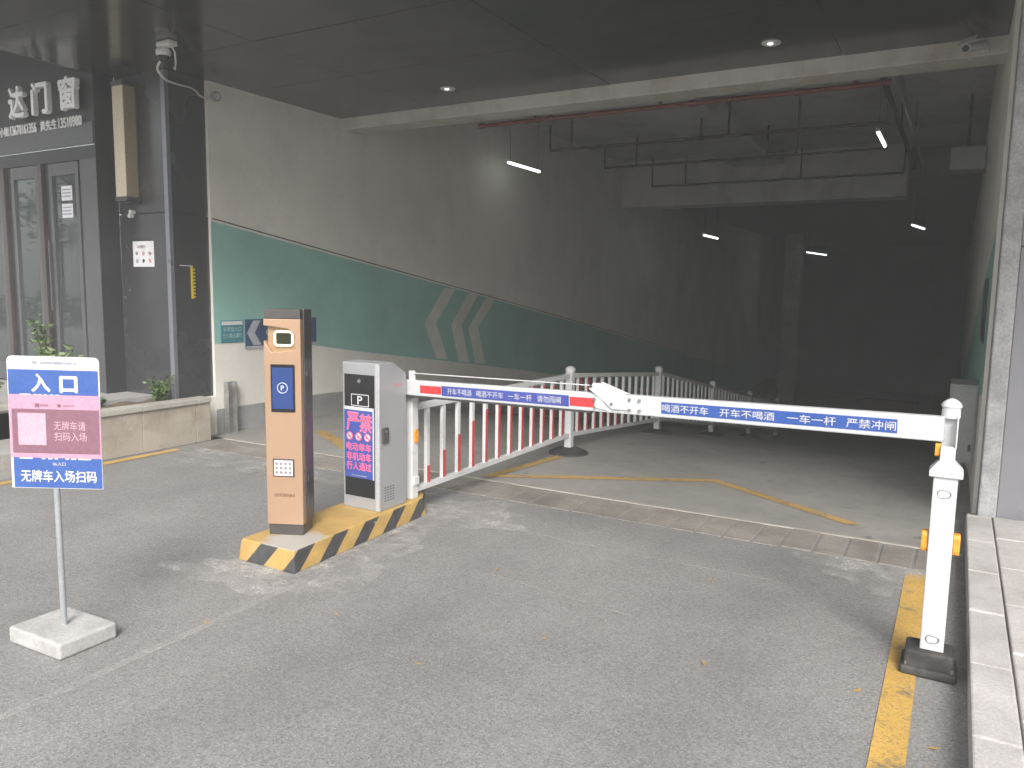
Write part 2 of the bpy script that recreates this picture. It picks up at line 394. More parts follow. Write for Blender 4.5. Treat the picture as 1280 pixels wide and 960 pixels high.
def line_poly(pts, wd):
    """ribbon along a polyline on the floor"""
    L, Rr = [], []
    for i, p in enumerate(pts):
        a_ = Vector(pts[max(i-1, 0)]); b_ = Vector(pts[min(i+1, len(pts)-1)]); d = (b_-a_).normalized(); n = Vector((-d.y, d.x))
        if 0 < i < len(pts)-1:
            d1 = (Vector(pts[i])-a_).normalized(); k = 1/max(.4, n.dot(Vector((-d1.y, d1.x))))
        else: k = 1
        L.append(Vector(p)+n*wd/2*k); Rr.append(Vector(p)-n*wd/2*k)
    return L, Rr
def marking(pts, wd, mat, parent, z=.004):
    L, Rr = line_poly(pts, wd); mb = MB()
    for i in range(len(pts)-1):
        q = [Rr[i], Rr[i+1], L[i+1], L[i]]
        mb.add([(c.x, c.y, rz(c.y)+z) for c in q], [(0, 1, 2, 3)])
    return mb.build('yellow_line', mat, parent)
marking([(-.105, 4.95), (-.105, -1.9)], .115, 'road_yellow', road)
marking([(-6.53, 4.85), (-6.53, 2.5), (-6.6, -1.9)], .095, 'road_yellow', road)
marking([(-.52, 5.79), (-1.72, 6.53), (-3.42, 5.62)], .095, 'ramp_yellow', rampo)
marking([(-3.42, 5.56), (-3.24, 6.85)], .095, 'ramp_yellow', rampo, .006)
marking([(-6.1, 6.35), (-4.88, 5.62)], .15, 'ramp_yellow', rampo)

# drain with concrete cover slabs across both lanes
dr = thing('drain_channel', 'drain covered by worn concrete slabs across the entrance before the ramp', 'drain', (0, 5.04, 0))
x = -6.60; k = 0
while x < .1:
    wd = .186 + random.uniform(-.012, .012)
    if x+wd > .14: wd = .135-x
    if wd > .08:
        dz = random.uniform(-.003, .003)
        o = MB().box(0, wd-.016, -.02, .41, -.05, .006+dz).build('cover_slab', 'drain_slab', dr, bevel=.006)
        o.location = (x, random.uniform(-.006, .006), 0); o.rotation_euler = (random.uniform(-.004, .004), random.uniform(-.006, .006), random.uniform(-.008, .008))
    x += wd; k += 1
MB().box(-6.62, .13, .422, .455, -.05, .005).build('channel_edge', 'coping_stone', dr, bevel=.004)

# right pavement: kerb stones and pavers
sw = struct(MB().box(.15, 14, -2, 6.2, -.03, .10).build('sidewalk', 'ground_concrete'))
def pieces(name, x0, x1, y0, y1, ln, z0, z1, mat, parent, off=0, bev=.008, jit=.003):
    y = y0+off
    if off: 
        o = MB().box(x0, x1, y0, y0+off-.008, z0, z1).build(name, mat, parent, bevel=bev)
    while y < y1-.02:
        e = min(y+ln, y1)
        o = MB().box(x0, x1, y, e-.008, z0, z1+random.uniform(-jit, jit)).build(name, mat, parent, bevel=bev)
        y = e
pieces('kerb_stone', .14, .288, 1.5, 6.09, .62, -.02, .122, 'kerb_stone', sw, .2)
for i in range(4): pieces('paving_slab', .296+i*.40, .296+i*.40+.392, 1.5, 6.09, .60, .09, .120, 'paver', sw, [.45, .15, .45, .15][i])

# ------------------------------------------------------------------ left: terrace, planters
ter = struct(MB().box(-20, -7.25, -1.9, 6, -.03, .45).build('shop_terrace', 'terrace_paving'))
struct(MB().box(-7.25, -6.66, -1.9, 3.95, -.03, .22).build('low_step', 'terrace_paving', bevel=.012))
pl = thing('stone_planter', 'low beige stone planter with coping at the foot of the dark column', 'planter', (-6.66, 4.75, 0))
pl_y0, pl_y1 = -.78, .60
MB().box(-1.0, -.03, pl_y0+.03, pl_y1, 0, .36).build('planter_core', 'planter_stone', pl)
y = pl_y0
while y < pl_y1-.05:
    e_ = min(y+.60, pl_y1); MB().box(-.03, 0, y+.002, e_-.004, 0, .40).build('stone_slab', 'planter_stone', pl, bevel=.003)
    MB().box(-.16, .022, y+.002, e_-.003, .402, .452).build('coping_slab', 'coping_stone', pl, bevel=.006); y = e_
for i in range(2): MB().box(-1.0+i*.49, -1.0+i*.49+.485, pl_y0, pl_y0+.03, 0, .40).build('stone_slab', 'planter_stone', pl, bevel=.003)
MB().box(-1.0, -.165, pl_y0-.02, pl_y0+.14, .402, .452).build('coping_slab', 'coping_stone', pl, bevel=.006)
mb = MB(); nx, ny = 10, 14
for i in range(nx+1):
    for j in range(ny+1): mb.v.append((-1.0+.84*i/nx, pl_y0+.14+(pl_y1-pl_y0-.14)*j/ny, .40+random.uniform(-.015, .03)))
for i in range(nx):
    for j in range(ny): q = i*(ny+1)+j; mb.f.append((q, q+ny+1, q+ny+2, q+1))
mb.build('soil', 'soil', pl, smooth=True)
pl2 = thing('stone_planter', 'stone planter edge of the shop terrace above the low step', 'planter', (-7.25, 2.6, .2))
for i in range(3): MB().box(-.12, .0, -.9+i*.75, -.155+i*.75, 0, .27).build('stone_slab', 'planter_stone', pl2, bevel=.004)
for i in range(3): MB().box(-.2, .025, -.9+i*.75, -.155+i*.75, .272, .32).build('coping_slab', 'coping_stone', pl2, bevel=.006)

def leaf_quads(mb, c, n, spread, size, up=.3):
    for _ in range(n):
        q = Vector((random.gauss(0, spread[0]), random.gauss(0, spread[1]), random.gauss(0, spread[2]))) + Vector(c)
        d = Vector((random.uniform(-1, 1), random.uniform(-1, 1), random.uniform(-.6, 1)*up+.1)).normalized()
        s_ = d.cross(Vector((random.uniform(-1, 1), random.uniform(-1, 1), random.uniform(.2, 1)))).normalized()
        l = size*random.uniform(.6, 1.3); wd = l*.36; nn = d.cross(s_).normalized()*l*.12
        mb.add([q, q+d*l*.45+s_*wd+nn, q+d*l-nn, q+d*l*.45-s_*wd+nn], [(0, 1, 2, 3)])
def plant(name, loc, h, stems, mat, label, size=.07, lean=.25, nl=9, group=None):
    t_ = thing(name, label, 'plant', loc, 0, group)
    mbs, mbl = MB(), MB()
    for i in range(stems):
        ax, ay = random.uniform(-1, 1)*lean, random.uniform(-1, 1)*lean; hh = h*random.uniform(.6, 1)
        pts = [(ax*hh*u*u, ay*hh*u*u, hh*u) for u in (0, .25, .5, .75, 1)]
        mbs.tube(pts, .004, 5)
        for j in range(nl):
            u = random.uniform(.25, 1); leaf_quads(mbl, (ax*hh*u*u, ay*hh*u*u, hh*u), 2, (.02, .02, .02), size)
    mbs.build('stem', 'stem_green', t_); tag(mbl.build('foliage', mat, t_))
    return t_
plant('weed_plant', (-6.95, 4.98, .40), .26, 12, 'leaf', 'small green weed in the planter by the column corner', .04, .5, 18)
plant('weed_plant', (-7.15, 4.45, .40), .12, 6, 'leaf', 'tiny green seedling in the bare planter soil', .045, .6, 6)
plant('potted_shrub', (-8.22, 4.55, .45), .88, 9, 'leaf', 'slender green shrub by the shop door', .055, .14, 12)
plant('broadleaf_shrub', (-7.95, 4.5, .45), .50, 16, 'leaf_pale', 'pale broad leaved shrub behind the entrance sign', .085, .40, 16)
plant('low_shrub', (-7.45, 3.55, .44), .3, 10, 'leaf', 'low green shrub on the terrace edge beside the entrance sign', .045, .6, 20)

# ------------------------------------------------------------------ garage shell
gw = thing('garage_wall', 'white plaster garage wall with green painted band', 'wall', (0, 0, 0))
MB().box(-7.25, WX0, 5.6, 42, -4, 4.7).build('plaster', 'white_plaster', gw)
MB().box(-7.7, WX0-.002, 5.37, 5.598, -.05, .418).build('plinth', 'white_plaster', gw)
def ptlist(pairs, y):
    for (a_, za), (b_, zb) in zip(pairs, pairs[1:]):
        if a_ <= y <= b_: return za+(zb-za)*(y-a_)/(b_-a_)
    return pairs[-1][1]
UPc = [(5.6, 2.27), (7.14, 2.045), (11.4, 1.43), (18, .45), (26, -.75), (42, -.75)]
LOc = [(5.6, .985), (6.4, .96), (7.1, .885), (7.8, .775), (10, .48), (12.3, .16), (18, -.72), (26, -2.0), (42, -2.0)]
def band(name, up, lo, mat, parent, x, y0, y1, step=.2):
    mb = MB(); n = int((y1-y0)/step); pr = None
    for i in range(n+1):
        y = y0+(y1-y0)*i/n; cur = ((x, y, lo(y)), (x, y, up(y)))
        if pr: mb.quad(pr[0], cur[0], cur[1], pr[1])
        pr = cur
    return mb.build(name, mat, parent)
band('green_band', lambda y: ptlist(UPc, y), lambda y: ptlist(LOc, y), 'green_paint', gw, WX0+.003, 5.602, 41)
band('grey_skirting', lambda y: .27+rz(y), lambda y: rz(y)-.05, 'grey_skirting', gw, WX0+.003, 5.602, 41)
for j, (tp, md, bt) in enumerate((((9.87, 1.62), (9.36, 1.08), (9.67, .545)), ((10.54, 1.54), (10.06, 1.04), (10.28, .455)), ((11.08, 1.46), (10.55, .98), (10.78, .39)))):
    wd = .30; x = WX0+.006
    mb = MB(); mb.quad((x, md[0], md[1]), (x, md[0]+wd, md[1]), (x, tp[0]+wd, tp[1]-.02), (x, tp[0], tp[1]))
    mb.quad((x, bt[0], bt[1]), (x, bt[0]+wd, bt[1]-.03), (x, md[0]+wd, md[1]), (x, md[0], md[1]))
    mb.build('painted_chevron', 'chevron_paint', gw)
MB().tube([(WX0+.006, y, ptlist(UPc, y)+.03) for y in [5.62+.5*i for i in range(30)]], .006, 6).build('cable', 'cable_dark', gw)

gr = thing('garage_wall', 'grey plaster garage wall beside the concrete pilaster with electrical cabinet', 'wall', (0, 0, 0))
MB().box(WX1, .6, 6.36, 42, -4, 4.7).build('plaster', 'white_plaster', gr)
band('green_band', lambda y: ptlist(UPc, y)-.1, lambda y: ptlist(LOc, y)-.05, 'green_paint', gr, WX1-.003, 6.4, 41)
for y0, z0, z1 in ((6.9, 1.25, 1.75), (7.5, 1.25, 1.75)): MB().box(WX1-.014, WX1-.004, y0, y0+.42, z0, z1).build('notice_board', 'shop_dark', gr)
ec = thing('electrical_cabinet', 'grey metal electrical cabinet on the garage wall behind the arm rest post', 'cabinet', (WX1, 7.0, .30))
MB().box(-.20, 0, 0, .5, 0, .62).build('cabinet_body', 'cabinet_grey', ec, bevel=.006)
MB().box(-.185, -.015, -.014, -.001, .02, .60).build('door', 'cabinet_grey', ec, bevel=.003)
MB().box(-.05, -.03, -.03, -.015, .10, .15).build('lock', 'print_black', ec)
MB().cyl((-.09, .2, 0), (-.09, .2, -.33), .018).build('conduit', 'galvanised', ec)

struct(MB().box(-7.25, .6, 40.5, 41, -4, 4.7).build('back_wall', 'deep_shade_grey'))
struct(MB().box(-7.25, .6, 7.62, 42, 4.5, 4.75).build('garage_ceiling', 'garage_concrete'))
bm_ = thing('lintel_beam', 'cream plaster lintel beam over the garage mouth with brown stains', 'beam', (0, 7.6, 3.55))
MB().box(WX0, WX1+.1, 0, .34, 0, 1.2).build('plaster_face', 'beam_plaster', bm_, bevel=.01)
tag(MB().box(WX0, -1.05, 16.9, 17.5, 3.5, 4.52).build('cross_beam', 'garage_concrete', None, bevel=.01), 'deep concrete cross beam behind the sprinkler pipes', 'beam')
tag(MB().box(-4.35, -3.35, 7.94, 16.88, 4.24, 4.52).build('shade_rib', 'garage_concrete', None, bevel=.01), 'long shallow concrete rib added for a shaded band on the garage ceiling', 'beam')  # rib added to stand in for a shaded band along the ceiling
struct(MB().box(-7.25, .6, 17.5, 41, 3.9, 4.6).build('inner_ceiling', 'deep_shade_grey'))
tag(MB().box(-5.9, -5.3, 31, 31.6, -3.2, 3.92).build('garage_pillar', 'grey_skirting', None, bevel=.01), 'pale square pillar deep in the dark garage', 'pillar')

# soffit of dark glossy panels
sf = struct(MB().box(-7.70, 9, 2.9, 7.62, SOF+.02, SOF+.25).build('soffit', 'shop_dark'))
xs = [-7.70, -5.45, -3.25, -1.05, 1.15, 3.35, 5.55, 7.75, 9.0]; ysf = [2.9, 3.73, 4.93, 6.13, 7.60]
for i in range(len(xs)-1):
    for j in range(len(ysf)-1):
        o = MB().box(xs[i]+.004, xs[i+1]-.004, ysf[j]+.004, ysf[j+1]-.004, SOF+random.uniform(-.0015, .0015), SOF+.019).build('soffit_panel', 'soffit_panel', sf)
        o.rotation_euler = (0, 0, 0)
struct(MB().box(-20, -7.70, 2.9, 5.2, 4.25, 4.5).build('upper_soffit', 'shop_dark'))
tag(MB().box(-7.76, -7.702, 2.9, 4.895, SOF+.004, 4.24).build('soffit_fascia', 'shop_dark'), 'dark fascia edge where the soffit steps up by the shop', 'fascia')

# right facade
fc = thing('facade_wall', 'smooth grey panelled facade wall beside the garage mouth', 'wall', (.318, 6.12, .1))
for i in range(3):
    for j in range(2): MB().box(.0+i*1.3, 1.292+i*1.3, 0, .05, 0+j*1.84, 1.834+j*1.84 if j == 0 else 3.585).build('facade_panel', 'facade_grey', fc, bevel=.003)
MB().box(0, 6, .052, .4, 0, 3.7).build('backing_wall', 'shop_dark', fc)
tag(MB().box(.205, .315, 6.09, 6.36, 0, SOF+.02).build('concrete_pilaster', 'concrete_rough', None, bevel=.012), 'narrow rough concrete pilaster at the edge of the garage mouth', 'pilaster')

# ------------------------------------------------------------------ dark clad column
cl = thing('clad_column', 'dark grey metal clad column between the shop and the garage', 'column', (-7.31, 5.13, .42))
MB().box(-.40, .375, .02, .465, 0, 3.27).build('core', 'shop_dark', cl)
for z0, z1 in ((0, 1.895), (1.903, 3.272)):
    MB().box(-.405, .335, 0, .019, z0, z1).build('cladding_panel', 'dark_cladding', cl, bevel=.002)
    MB().box(.376, .395, .045, .468, z0, z1).build('cladding_panel', 'dark_cladding', cl, bevel=.002)
MB().prism([(.338, -.006), (.398, -.006), (.398, .042), (.338, .042)], 'z', 0, 3.272).build('corner_trim', 'trim_alu', cl, bevel=.004)
# things on the column
ws = thing('wall_sconce', 'tall cream and bronze box sconce high on the dark column', 'wall lamp', (-7.43, 5.128, 2.42))
MB().box(-.11, .09, -.02, 0, .0, 1.2).build('back_plate', 'machine_dark', ws, bevel=.002)
MB().box(-.095, .075, -.15, -.021, .06, 1.14).build('diffuser', 'sconce_cream', ws, bevel=.003)
MB().box(.0755, .083, -.15, -.021, .06, 1.14).build('side_panel', 'sconce_bronze', ws)
MB().box(-.10, .086, -.156, -.021, 1.141, 1.19).build('cap', 'machine_dark', ws, bevel=.003)
MB().box(-.10, .086, -.156, -.021, .01, .059).build('cap', 'machine_dark', ws, bevel=.003)
sp_ = thing('spot_sensor', 'small white round sensor just under the wall sconce', 'sensor', (-7.46, 5.128, 2.335))
MB().cyl((0, 0, 0), (0, -.05, 0), .022).build('body', 'cctv_white', sp_, smooth=True)
MB().cyl((0, -.02, -.04), (0, -.065, -.04), .02).build('eye', 'cctv_white', sp_, smooth=True)
po = thing('poster', 'white printed notice with six small pictures on the dark column', 'poster', (-7.335, 5.127, 1.78))
MB().box(-.17, .17, -.002, 0, 0, .26).build('paper', 'paper', po)
lettering('友情提示', 'paper_ink', po, (-.03, -.003, .205), (1, 0, 0), (0, 0, 1), .13, .03)
for i in range(3):
    for j in range(2):
        cx, cz = -.105+i*.105, .135-j*.075
        mt_ = ['paper_ink', 'paper_red', 'paper_ink', 'print_grey', 'print_black', 'paper_red'][i+3*j]
        ring = [(cx+random.uniform(.018, .032)*math.cos(q), -.0035, cz+random.uniform(.014, .028)*math.sin(q)) for q in [2*math.pi*k_/9 for k_ in range(9)]]
        sheet('picture', ring, mt_, po)
yt = thing('notched_strip', 'yellow notched strip hanging on the shaded side of the dark column', 'strip', (-6.913, 5.36, 1.46))
MB().box(0, .012, 0, .02, 0, .33).build('strip', 'yellow_tape', yt)
for k_ in range(9): MB().box(0, .012, .02, .045, .01+k_*.035, .027+k_*.035).build('notch', 'yellow_tape', yt)
MB().box(0, .008, -.13, .02, .332, .340).build('hook', 'cctv_white', yt)

# ------------------------------------------------------------------ shop front
sh = thing('shop_front', 'dark shop front with framed glass doors and white sign letters', 'shop front', (-7.72, 4.9, .45))
MB().box(-9, 0, .02, .22, 2.78, 3.8).build('fascia', 'shop_dark', sh)
MB().box(-9, -.012, -.012, .018, 2.56, 2.78).build('header', 'shop_metal', sh, bevel=.003)
MB().box(-9, 0, .01, .2, 2.42, 2.555).build('lintel', 'shop_dark', sh)
MB().box(-.30, 0, 0.012, .23, 0, 2.55).build('jamb', 'shop_metal', sh, bevel=.003)
MB().box(-.004, .006, -.0, .229, 0, 3.8).build('side_panel', 'shop_dark', sh)
MB().box(-9, -.31, .14, .19, 0, 2.42).build('interior_shade_panel', 'shop_dark', sh)  # plain panel, its dark colour stands in for the unlit shop inside
def door(x0, x1, st):
    f_ = .058
    d = MB().box(x0, x0+f_, .0, .06, .02, 2.41).box(x1-f_, x1, .0, .06, .02, 2.41).box(x0+f_, x1-f_, .0, .06, 2.28, 2.41).box(x0+f_, x1-f_, .0, .06, .02, .22).build('door_frame', st, sh, bevel=.003)
    MB().box(x0+f_-.01, x1-f_+.01, .025, .035, .20, 2.30).build('glass_pane', 'glass', d)
    return d
door(-.85, -.315, 'shop_metal'); door(-1.59, -1.055, 'shop_metal'); door(-2.33, -1.795, 'shop_metal'); door(-3.07, -2.535, 'shop_metal')
for x in (-1.05, -1.79, -2.53): MB().box(x+.085, x+.185, .03, .10, .0, 2.415).build('reveal', 'print_black', sh); MB().box(x+.005, x+.08, -.012, .08, .0, 2.415).build('mullion', 'shop_brown', sh, bevel=.003)
MB().box(-.838, -.818, -.05, -.03, .85, 1.6).build('door_handle', 'shop_metal', sh)
for z0, z1 in ((2.02, 2.17), (1.84, 1.985)):
    q = MB().box(-.66, -.47, .020, .0245, z0, z1).build('paper_notice', 'paper', sh)
    for k_ in range(3): sheet('print_line', [(-.645, .0188, z1-.03-.035*k_), (-.49, .0188, z1-.03-.035*k_), (-.49, .0188, z1-.045-.035*k_), (-.645, .0188, z1-.045-.035*k_)], 'print_grey', q)
for s_, x, in (('达', -1.24), ('门', -.80), ('窗', -.30)):
    lettering(s_, 'letter_white', sh, (x, -.035, 3.07), (1, 0, 0), (0, 0, 1), .28, .31, .05, 'sign_letter', .05, 0)
for s_, x, wd in (('周小姐', -1.665, .30), ('13670161356', -1.235, .50), ('黄先生', -.755, .30), ('13510980', -.37, .40)):
    lettering(s_, 'letter_white', sh, (x, -.016, 2.80), (1, 0, 0), (0, 0, 1), wd, .10, .012, 'sign_lettering', .012, 0)

# ------------------------------------------------------------------ wall signs in the left lane
ts = thing('wall_sign', 'small teal sign with white header on the green wall band', 'sign', (WX0+.004, 5.83, .985))
MB().box(0, .008, -.15, .15, 0, .24).build('plate', 'teal_sign', ts, bevel=.002)
sheet('header', [(.0095, -.14, .19), (.0095, .14, .19), (.0095, .14, .23), (.0095, -.14, .23)], 'paper', ts)
lettering('车库出入口', 'teal_text', ts, (.0092, 0, .145), (0, 1, 0), (0, 0, 1), .24, .05, .03)
lettering('行人禁止通行', 'teal_text', ts, (.0092, 0, .075), (0, 1, 0), (0, 0, 1), .25, .05, .03)
bs = thing('chevron_sign', 'navy guide sign with pale chevrons behind the ticket machine', 'sign', (WX0+.004, 6.56, .90))
MB().box(0, .01, -.55, .55, 0, .33).build('plate', 'navy_sign', bs, bevel=.002)
sheet('lower_strip', [(.0113, -.55, .0), (.0113, .55, .0), (.0113, .55, .03), (.0113, -.55, .03)], 'chevron_grey', bs)
for k_ in range(4):
    y = -.53+k_*.27; z0, z1, zm = .04, .315, .178
    sheet('chevron', [(.0115, y, zm), (.0115, y+.09, z0), (.0115, y+.20, z0), (.0115, y+.11, zm), (.0115, y+.20, z1), (.0115, y+.09, z1)], 'chevron_grey', bs)
ch = thing('steel_channel_post', 'short galvanised steel channel post standing against the white wall', 'post', (WX0+.07, 5.75, 0))
MB().prism([(-.05, -.06), (.02, -.06), (.02, -.045), (-.035, -.045), (-.035, .045), (.02, .045), (.02, .06), (-.05, .06)], 'z', 0, .56).build('channel', 'galvanised', ch, bevel=.002)

# ------------------------------------------------------------------ entrance sign on its stand
ss = thing('entrance_sign', 'blue and pink entrance sign on grey pole in a concrete block', 'sign', (-3.40, 1.90, 0), R(2))
MB().box(-.185, .185, -.135, .135, 0, .075).build('concrete_block', 'sign_concrete', ss, bevel=.012, seg=3)
MB().cyl((.01, 0, .07), (.01, 0, 1.27), .0135, n=12).build('pole', 'pole_grey', ss, smooth=True)
BW, BH, BZ = .393, .580, .706
# board faces the approaching drivers: its right hand runs along yaw+1 degree
by = R(29.0); ex = Vector((math.cos(by), math.sin(by), 0)); tl = R(-.8)
ex, ey = (ex*math.cos(tl)+Vector((0, 0, 1))*math.sin(tl)), (Vector((0, 0, 1))*math.cos(tl)-ex*math.sin(tl)); nn = ex.cross(ey)
bo = Vector((.005, -.0, BZ)) + nn*.018 + ex*.018
def B(u, v_, l=0): return bo + ex*(u-.5)*BW + ey*(1-v_)*BH + nn*l
mb = MB(); rr = .022
pts2 = []
for cx, cy, a0 in ((BW/2-rr, BH-rr, 0), (-BW/2+rr, BH-rr, 90)):
    for k_ in range(5): q = R(a0+22.5*k_); pts2.append((cx+rr*math.cos(q), cy+rr*math.sin(q)))
pts2 += [(-BW/2, 0), (BW/2, 0)]
n_ = len(pts2)
mb.add([bo+ex*x+ey*y+nn*l for l in (0, -.004) for x, y in pts2], [tuple(range(n_)), tuple(range(2*n_-1, n_-1, -1))]+[(i, (i+1) % n_, n_+(i+1) % n_, n_+i) for i in range(n_)])
mb.build('board', 'print_white', ss)
def brect(name, u0, u1, v0, v1, l, mat): return sheet(name, [B(u0, v1, l), B(u1, v1, l), B(u1, v0, l), B(u0, v0, l)], mat, ss)
def btext(s_, u0, u1, v0, v1, mat, l=.002, bold=.02): return lettering(s_, mat, ss, B((u0+u1)/2, (v0+v1)/2, l), ex, ey, (u1-u0)*BW, (v1-v0)*BH, bold)
brect('blue_panel', .01, .985, .10, .287, .0012, 'sign_blue'); brect('blue_panel', .03, .995, .765, .995, .0012, 'sign_blue')
brect('pink_sheet', .005, .998, .287, .765, .0024, 'pink_sheet'); brect('mauve_panel', .035, .985, .395, .73, .0036, 'mauve_print')
brect('pale_panel', .10, .405, .425, .668, .0048, 'pale_pink')
btext('深圳市物业智能股份有限公司', .36, .76, .036, .058, 'print_grey', .001, .01)
sheet('logo', [B(.30+.03*math.cos(q), .045+.014*math.sin(q), .0012) for q in [2*math.pi*k_/14 for k_ in range(14)]], 'print_grey', ss)
btext('入', .265, .46, .132, .262, 'print_white', .0012, .065); btext('口', .575, .755, .148, .265, 'print_white', .0012, .07)
btext('无牌车请', .49, .835, .483, .550, 'pale_pink', .0036, .010); btext('扫码入场', .495, .845, .566, .632, 'pale_pink', .0036, .010)
btext('06入口', .46, .60, .797, .824, 'print_white', .0012, .02); btext('无牌车入场扫码', .105, .935, .860, .950, 'print_white', .0012, .036)
brect('small_mark', .29, .34, .352, .382, .0036, 'mauve_print'); btext('停车缴费', .35, .44, .357, .378, 'mauve_print', .0024, .0)
sheet('small_mark', [B(.555+.022*math.cos(q), .366+.014*math.sin(q), .0036) for q in [2*math.pi*k_/14 for k_ in range(14)]], 'mauve_print', ss); btext('扫码支付', .595, .72, .357, .376, 'mauve_print', .0024, .0)
for u0, u1 in ((.10, .24), (.34, .38), (.41, .46), (.48, .52), (.60, .64), (.66, .72), (.74, .88)): brect('text_fragment', u0, u1, .766, .776, .0024, 'print_white')
brect('text_fragment', .13, .25, .281, .287, .0024, 'print_white')
for u0 in (.28, .33, .39, .46, .52): brect('text_fragment', u0, u0+.035, .283, .290, .0030, 'print_white')

# ------------------------------------------------------------------ kerb island
isl = MB(); P_ = [(-3.57, 3.03), (-3.12, 3.03), (-3.19, 4.36), (-3.30, 4.52), (-3.62, 4.52)]
n_ = len(P_); isl.add([(x, y, 0) for x, y in P_]+[(x+(.012 if x < -3.4 else -.012), y+(.012 if y < 4 else -.012), .13) for x, y in P_],
    [tuple(range(n_-1, -1, -1)), tuple(range(n_, 2*n_))]+[(i, (i+1) % n_, n_+(i+1) % n_, n_+i) for i in range(n_)])
tag(isl.build('kerb_island', 'island_paint', None, bevel=.008), 'low concrete kerb island painted yellow with black slanted stripes', 'kerb island')
# mortar smear spilt on the road round the island
def blob(name, cx, cy, rx, ry, mat, parent, z=.004, n=40, rot=0):
    pts = []
    for k_ in range(n):
        q = 2*math.pi*k_/n; rr_ = 1+.25*math.sin(3*q+cx)+.18*math.sin(7*q+cy*5)+random.uniform(-.1, .1)
        x, y = rx*rr_*math.cos(q), ry*rr_*math.sin(q)
        pts.append((cx+x*math.cos(rot)-y*math.sin(rot), cy+x*math.sin(rot)+y*math.cos(rot), z))
    return sheet(name, pts, mat, parent)
for mname, lo_, hi_, cap_ in (('mortar_dust', .44, .62, .85), ('mortar_heavy', .37, .60, .80), ('seam_dust', .28, .70, .70)):
  mt, t, p = nodes(mname); v = vec(t, True)
  k1 = ramp(t, noise(t, v, 5, 7, .72), [(lo_, 0.0), (hi_, cap_)])
  k1 = math_(t, 'MULTIPLY', k1, ramp(t, noise(t, v, 60, 3), [(.35, .3), (.6, 1)]))
  cc = mix(t, 1, (.52, .505, .48), ramp(t, noise(t, v, 140, 2), [(.3, .85), (.7, 1.12)]), 'MULTIPLY')
  t.links.new(cc, p.inputs['Base Color']); p.inputs['Roughness'].default_value = .85
  tr = t.nodes.new('ShaderNodeBsdfTransparent'); mx = t.nodes.new('ShaderNodeMixShader'); out = t.nodes['Material Output']
  t.links.new(k1, mx.inputs[0]); t.links.new(tr.outputs[0], mx.inputs[1]); t.links.new(p.outputs[0], mx.inputs[2]); t.links.new(mx.outputs[0], out.inputs[0])
blob('mortar_smear', -3.42, 2.86, .40, .20, 'mortar_heavy', road)
blob('mortar_smear', -3.30, 2.92, .22, .10, 'mortar_heavy', road, .0065)
blob('mortar_smear', -2.98, 3.5, .24, .75, 'mortar_dust', road, .005, rot=.05)
blob('mortar_smear', -2.95, 4.55, .45, .3, 'mortar_heavy', road, .006)
blob('mortar_smear', -.35, 4.85, .35, .3, 'mortar_dust', road, .0045)
blob('mortar_smear', -5.2, 4.75, 1.3, .22, 'mortar_dust', road, .0045)

for pts_, wd_ in (([(-2.99, .3), (-2.96, 1.6), (-3.0, 3.0)], .05), ([(-3.60, 2.985), (-3.10, 2.985)], .07), ([(-3.09, 2.99), (-3.165, 4.4)], .06), ([(-2.55, 4.42), (-1.7, 4.36), (-.75, 4.38)], .018), ([(-2.2, 3.62), (-1.3, 3.5)], .014)):
    L, Rr = line_poly(pts_, wd_); mb = MB()
    for i in range(len(pts_)-1): mb.quad(*[(c.x, c.y, .0035) for c in (Rr[i], Rr[i+1], L[i+1], L[i])])
    mb.build('dusty_seam', 'seam_dust', road)
# ------------------------------------------------------------------ ticket machine
tm = thing('ticket_machine', 'copper fronted parking ticket machine with glowing ring and blue screen', 'ticket machine', (-3.385, 3.225, .13), R(25))
zt = 1.34                                       # overall height above the island
MB().box(-.10, .108, .004, .16, 0, .065).build('plinth', 'machine_dark', tm, bevel=.003)
MB().box(-.105, .118, .045, .175, .065, zt).build('rear_housing', 'machine_dark', tm, bevel=.005)
MB().box(-.103, .112, -.004, .044, zt-.055, zt-.001).build('top_cap', 'machine_dark', tm, bevel=.004)
poly = [(-.107, .066), (.112, .066), (.112, zt-.056), (-.107, zt-.056), (-.107, 1.245), (.040, 1.228), (.078, 1.19), (.078, 1.105), (-.060, 1.09), (-.107, 1.16)]
fcv = MB().prism(poly, 'y', -.005, .044)
fcv.build('front_cover', 'copper_paint', tm, bevel=.004)
MB().box(-.094, .076, .030, .0435, 1.085, 1.245).build('camera_pocket', 'copper_pocket', tm)
def rring(cx, cz, hw, hh, r, y, tr_, n=6):
    pts = []
    for sx, sz, a0 in ((1, 1, 0), (-1, 1, 90), (-1, -1, 180), (1, -1, 270)):
        for k_ in range(n): q = R(a0+90*k_/(n-1)); pts.append((cx+sx*(hw-r)+r*math.cos(q), y, cz+sz*(hh-r)+r*math.sin(q)))
    return MB().tube(pts, tr_, 8, closed=True)
rg = rring(.004, 1.170, .053, .040, .018, .018, .0065).build('light_ring', 'ring_glow', tm, smooth=True)
MB().box(-.040, .048, .019, .029, 1.138, 1.202).build('camera_window', 'lens', tm, bevel=.004)
MB().box(-.068, .076, -.012, -.004, .742, 1.022).build('screen_bezel', 'black_gloss', tm, bevel=.004)
MB().box(-.058, .066, -.0145, -.0125, .762, 1.004).build('screen', 'screen_glow', tm)
MB().tube([(.004+.030*math.cos(2*math.pi*k_/24), -.0155, .885+.030*math.sin(2*math.pi*k_/24)) for k_ in range(24)], .002, 6, closed=True).build('screen_symbol', 'screen_mark', tm)
lettering('P', 'screen_mark', tm, (.004, -.0145, .885), (1, 0, 0), (0, 0, 1), .018, .028, .01)
MB().box(-.066, .064, -.010, -.004, .356, .464).build('speaker_frame', 'machine_dark', tm, bevel=.004)
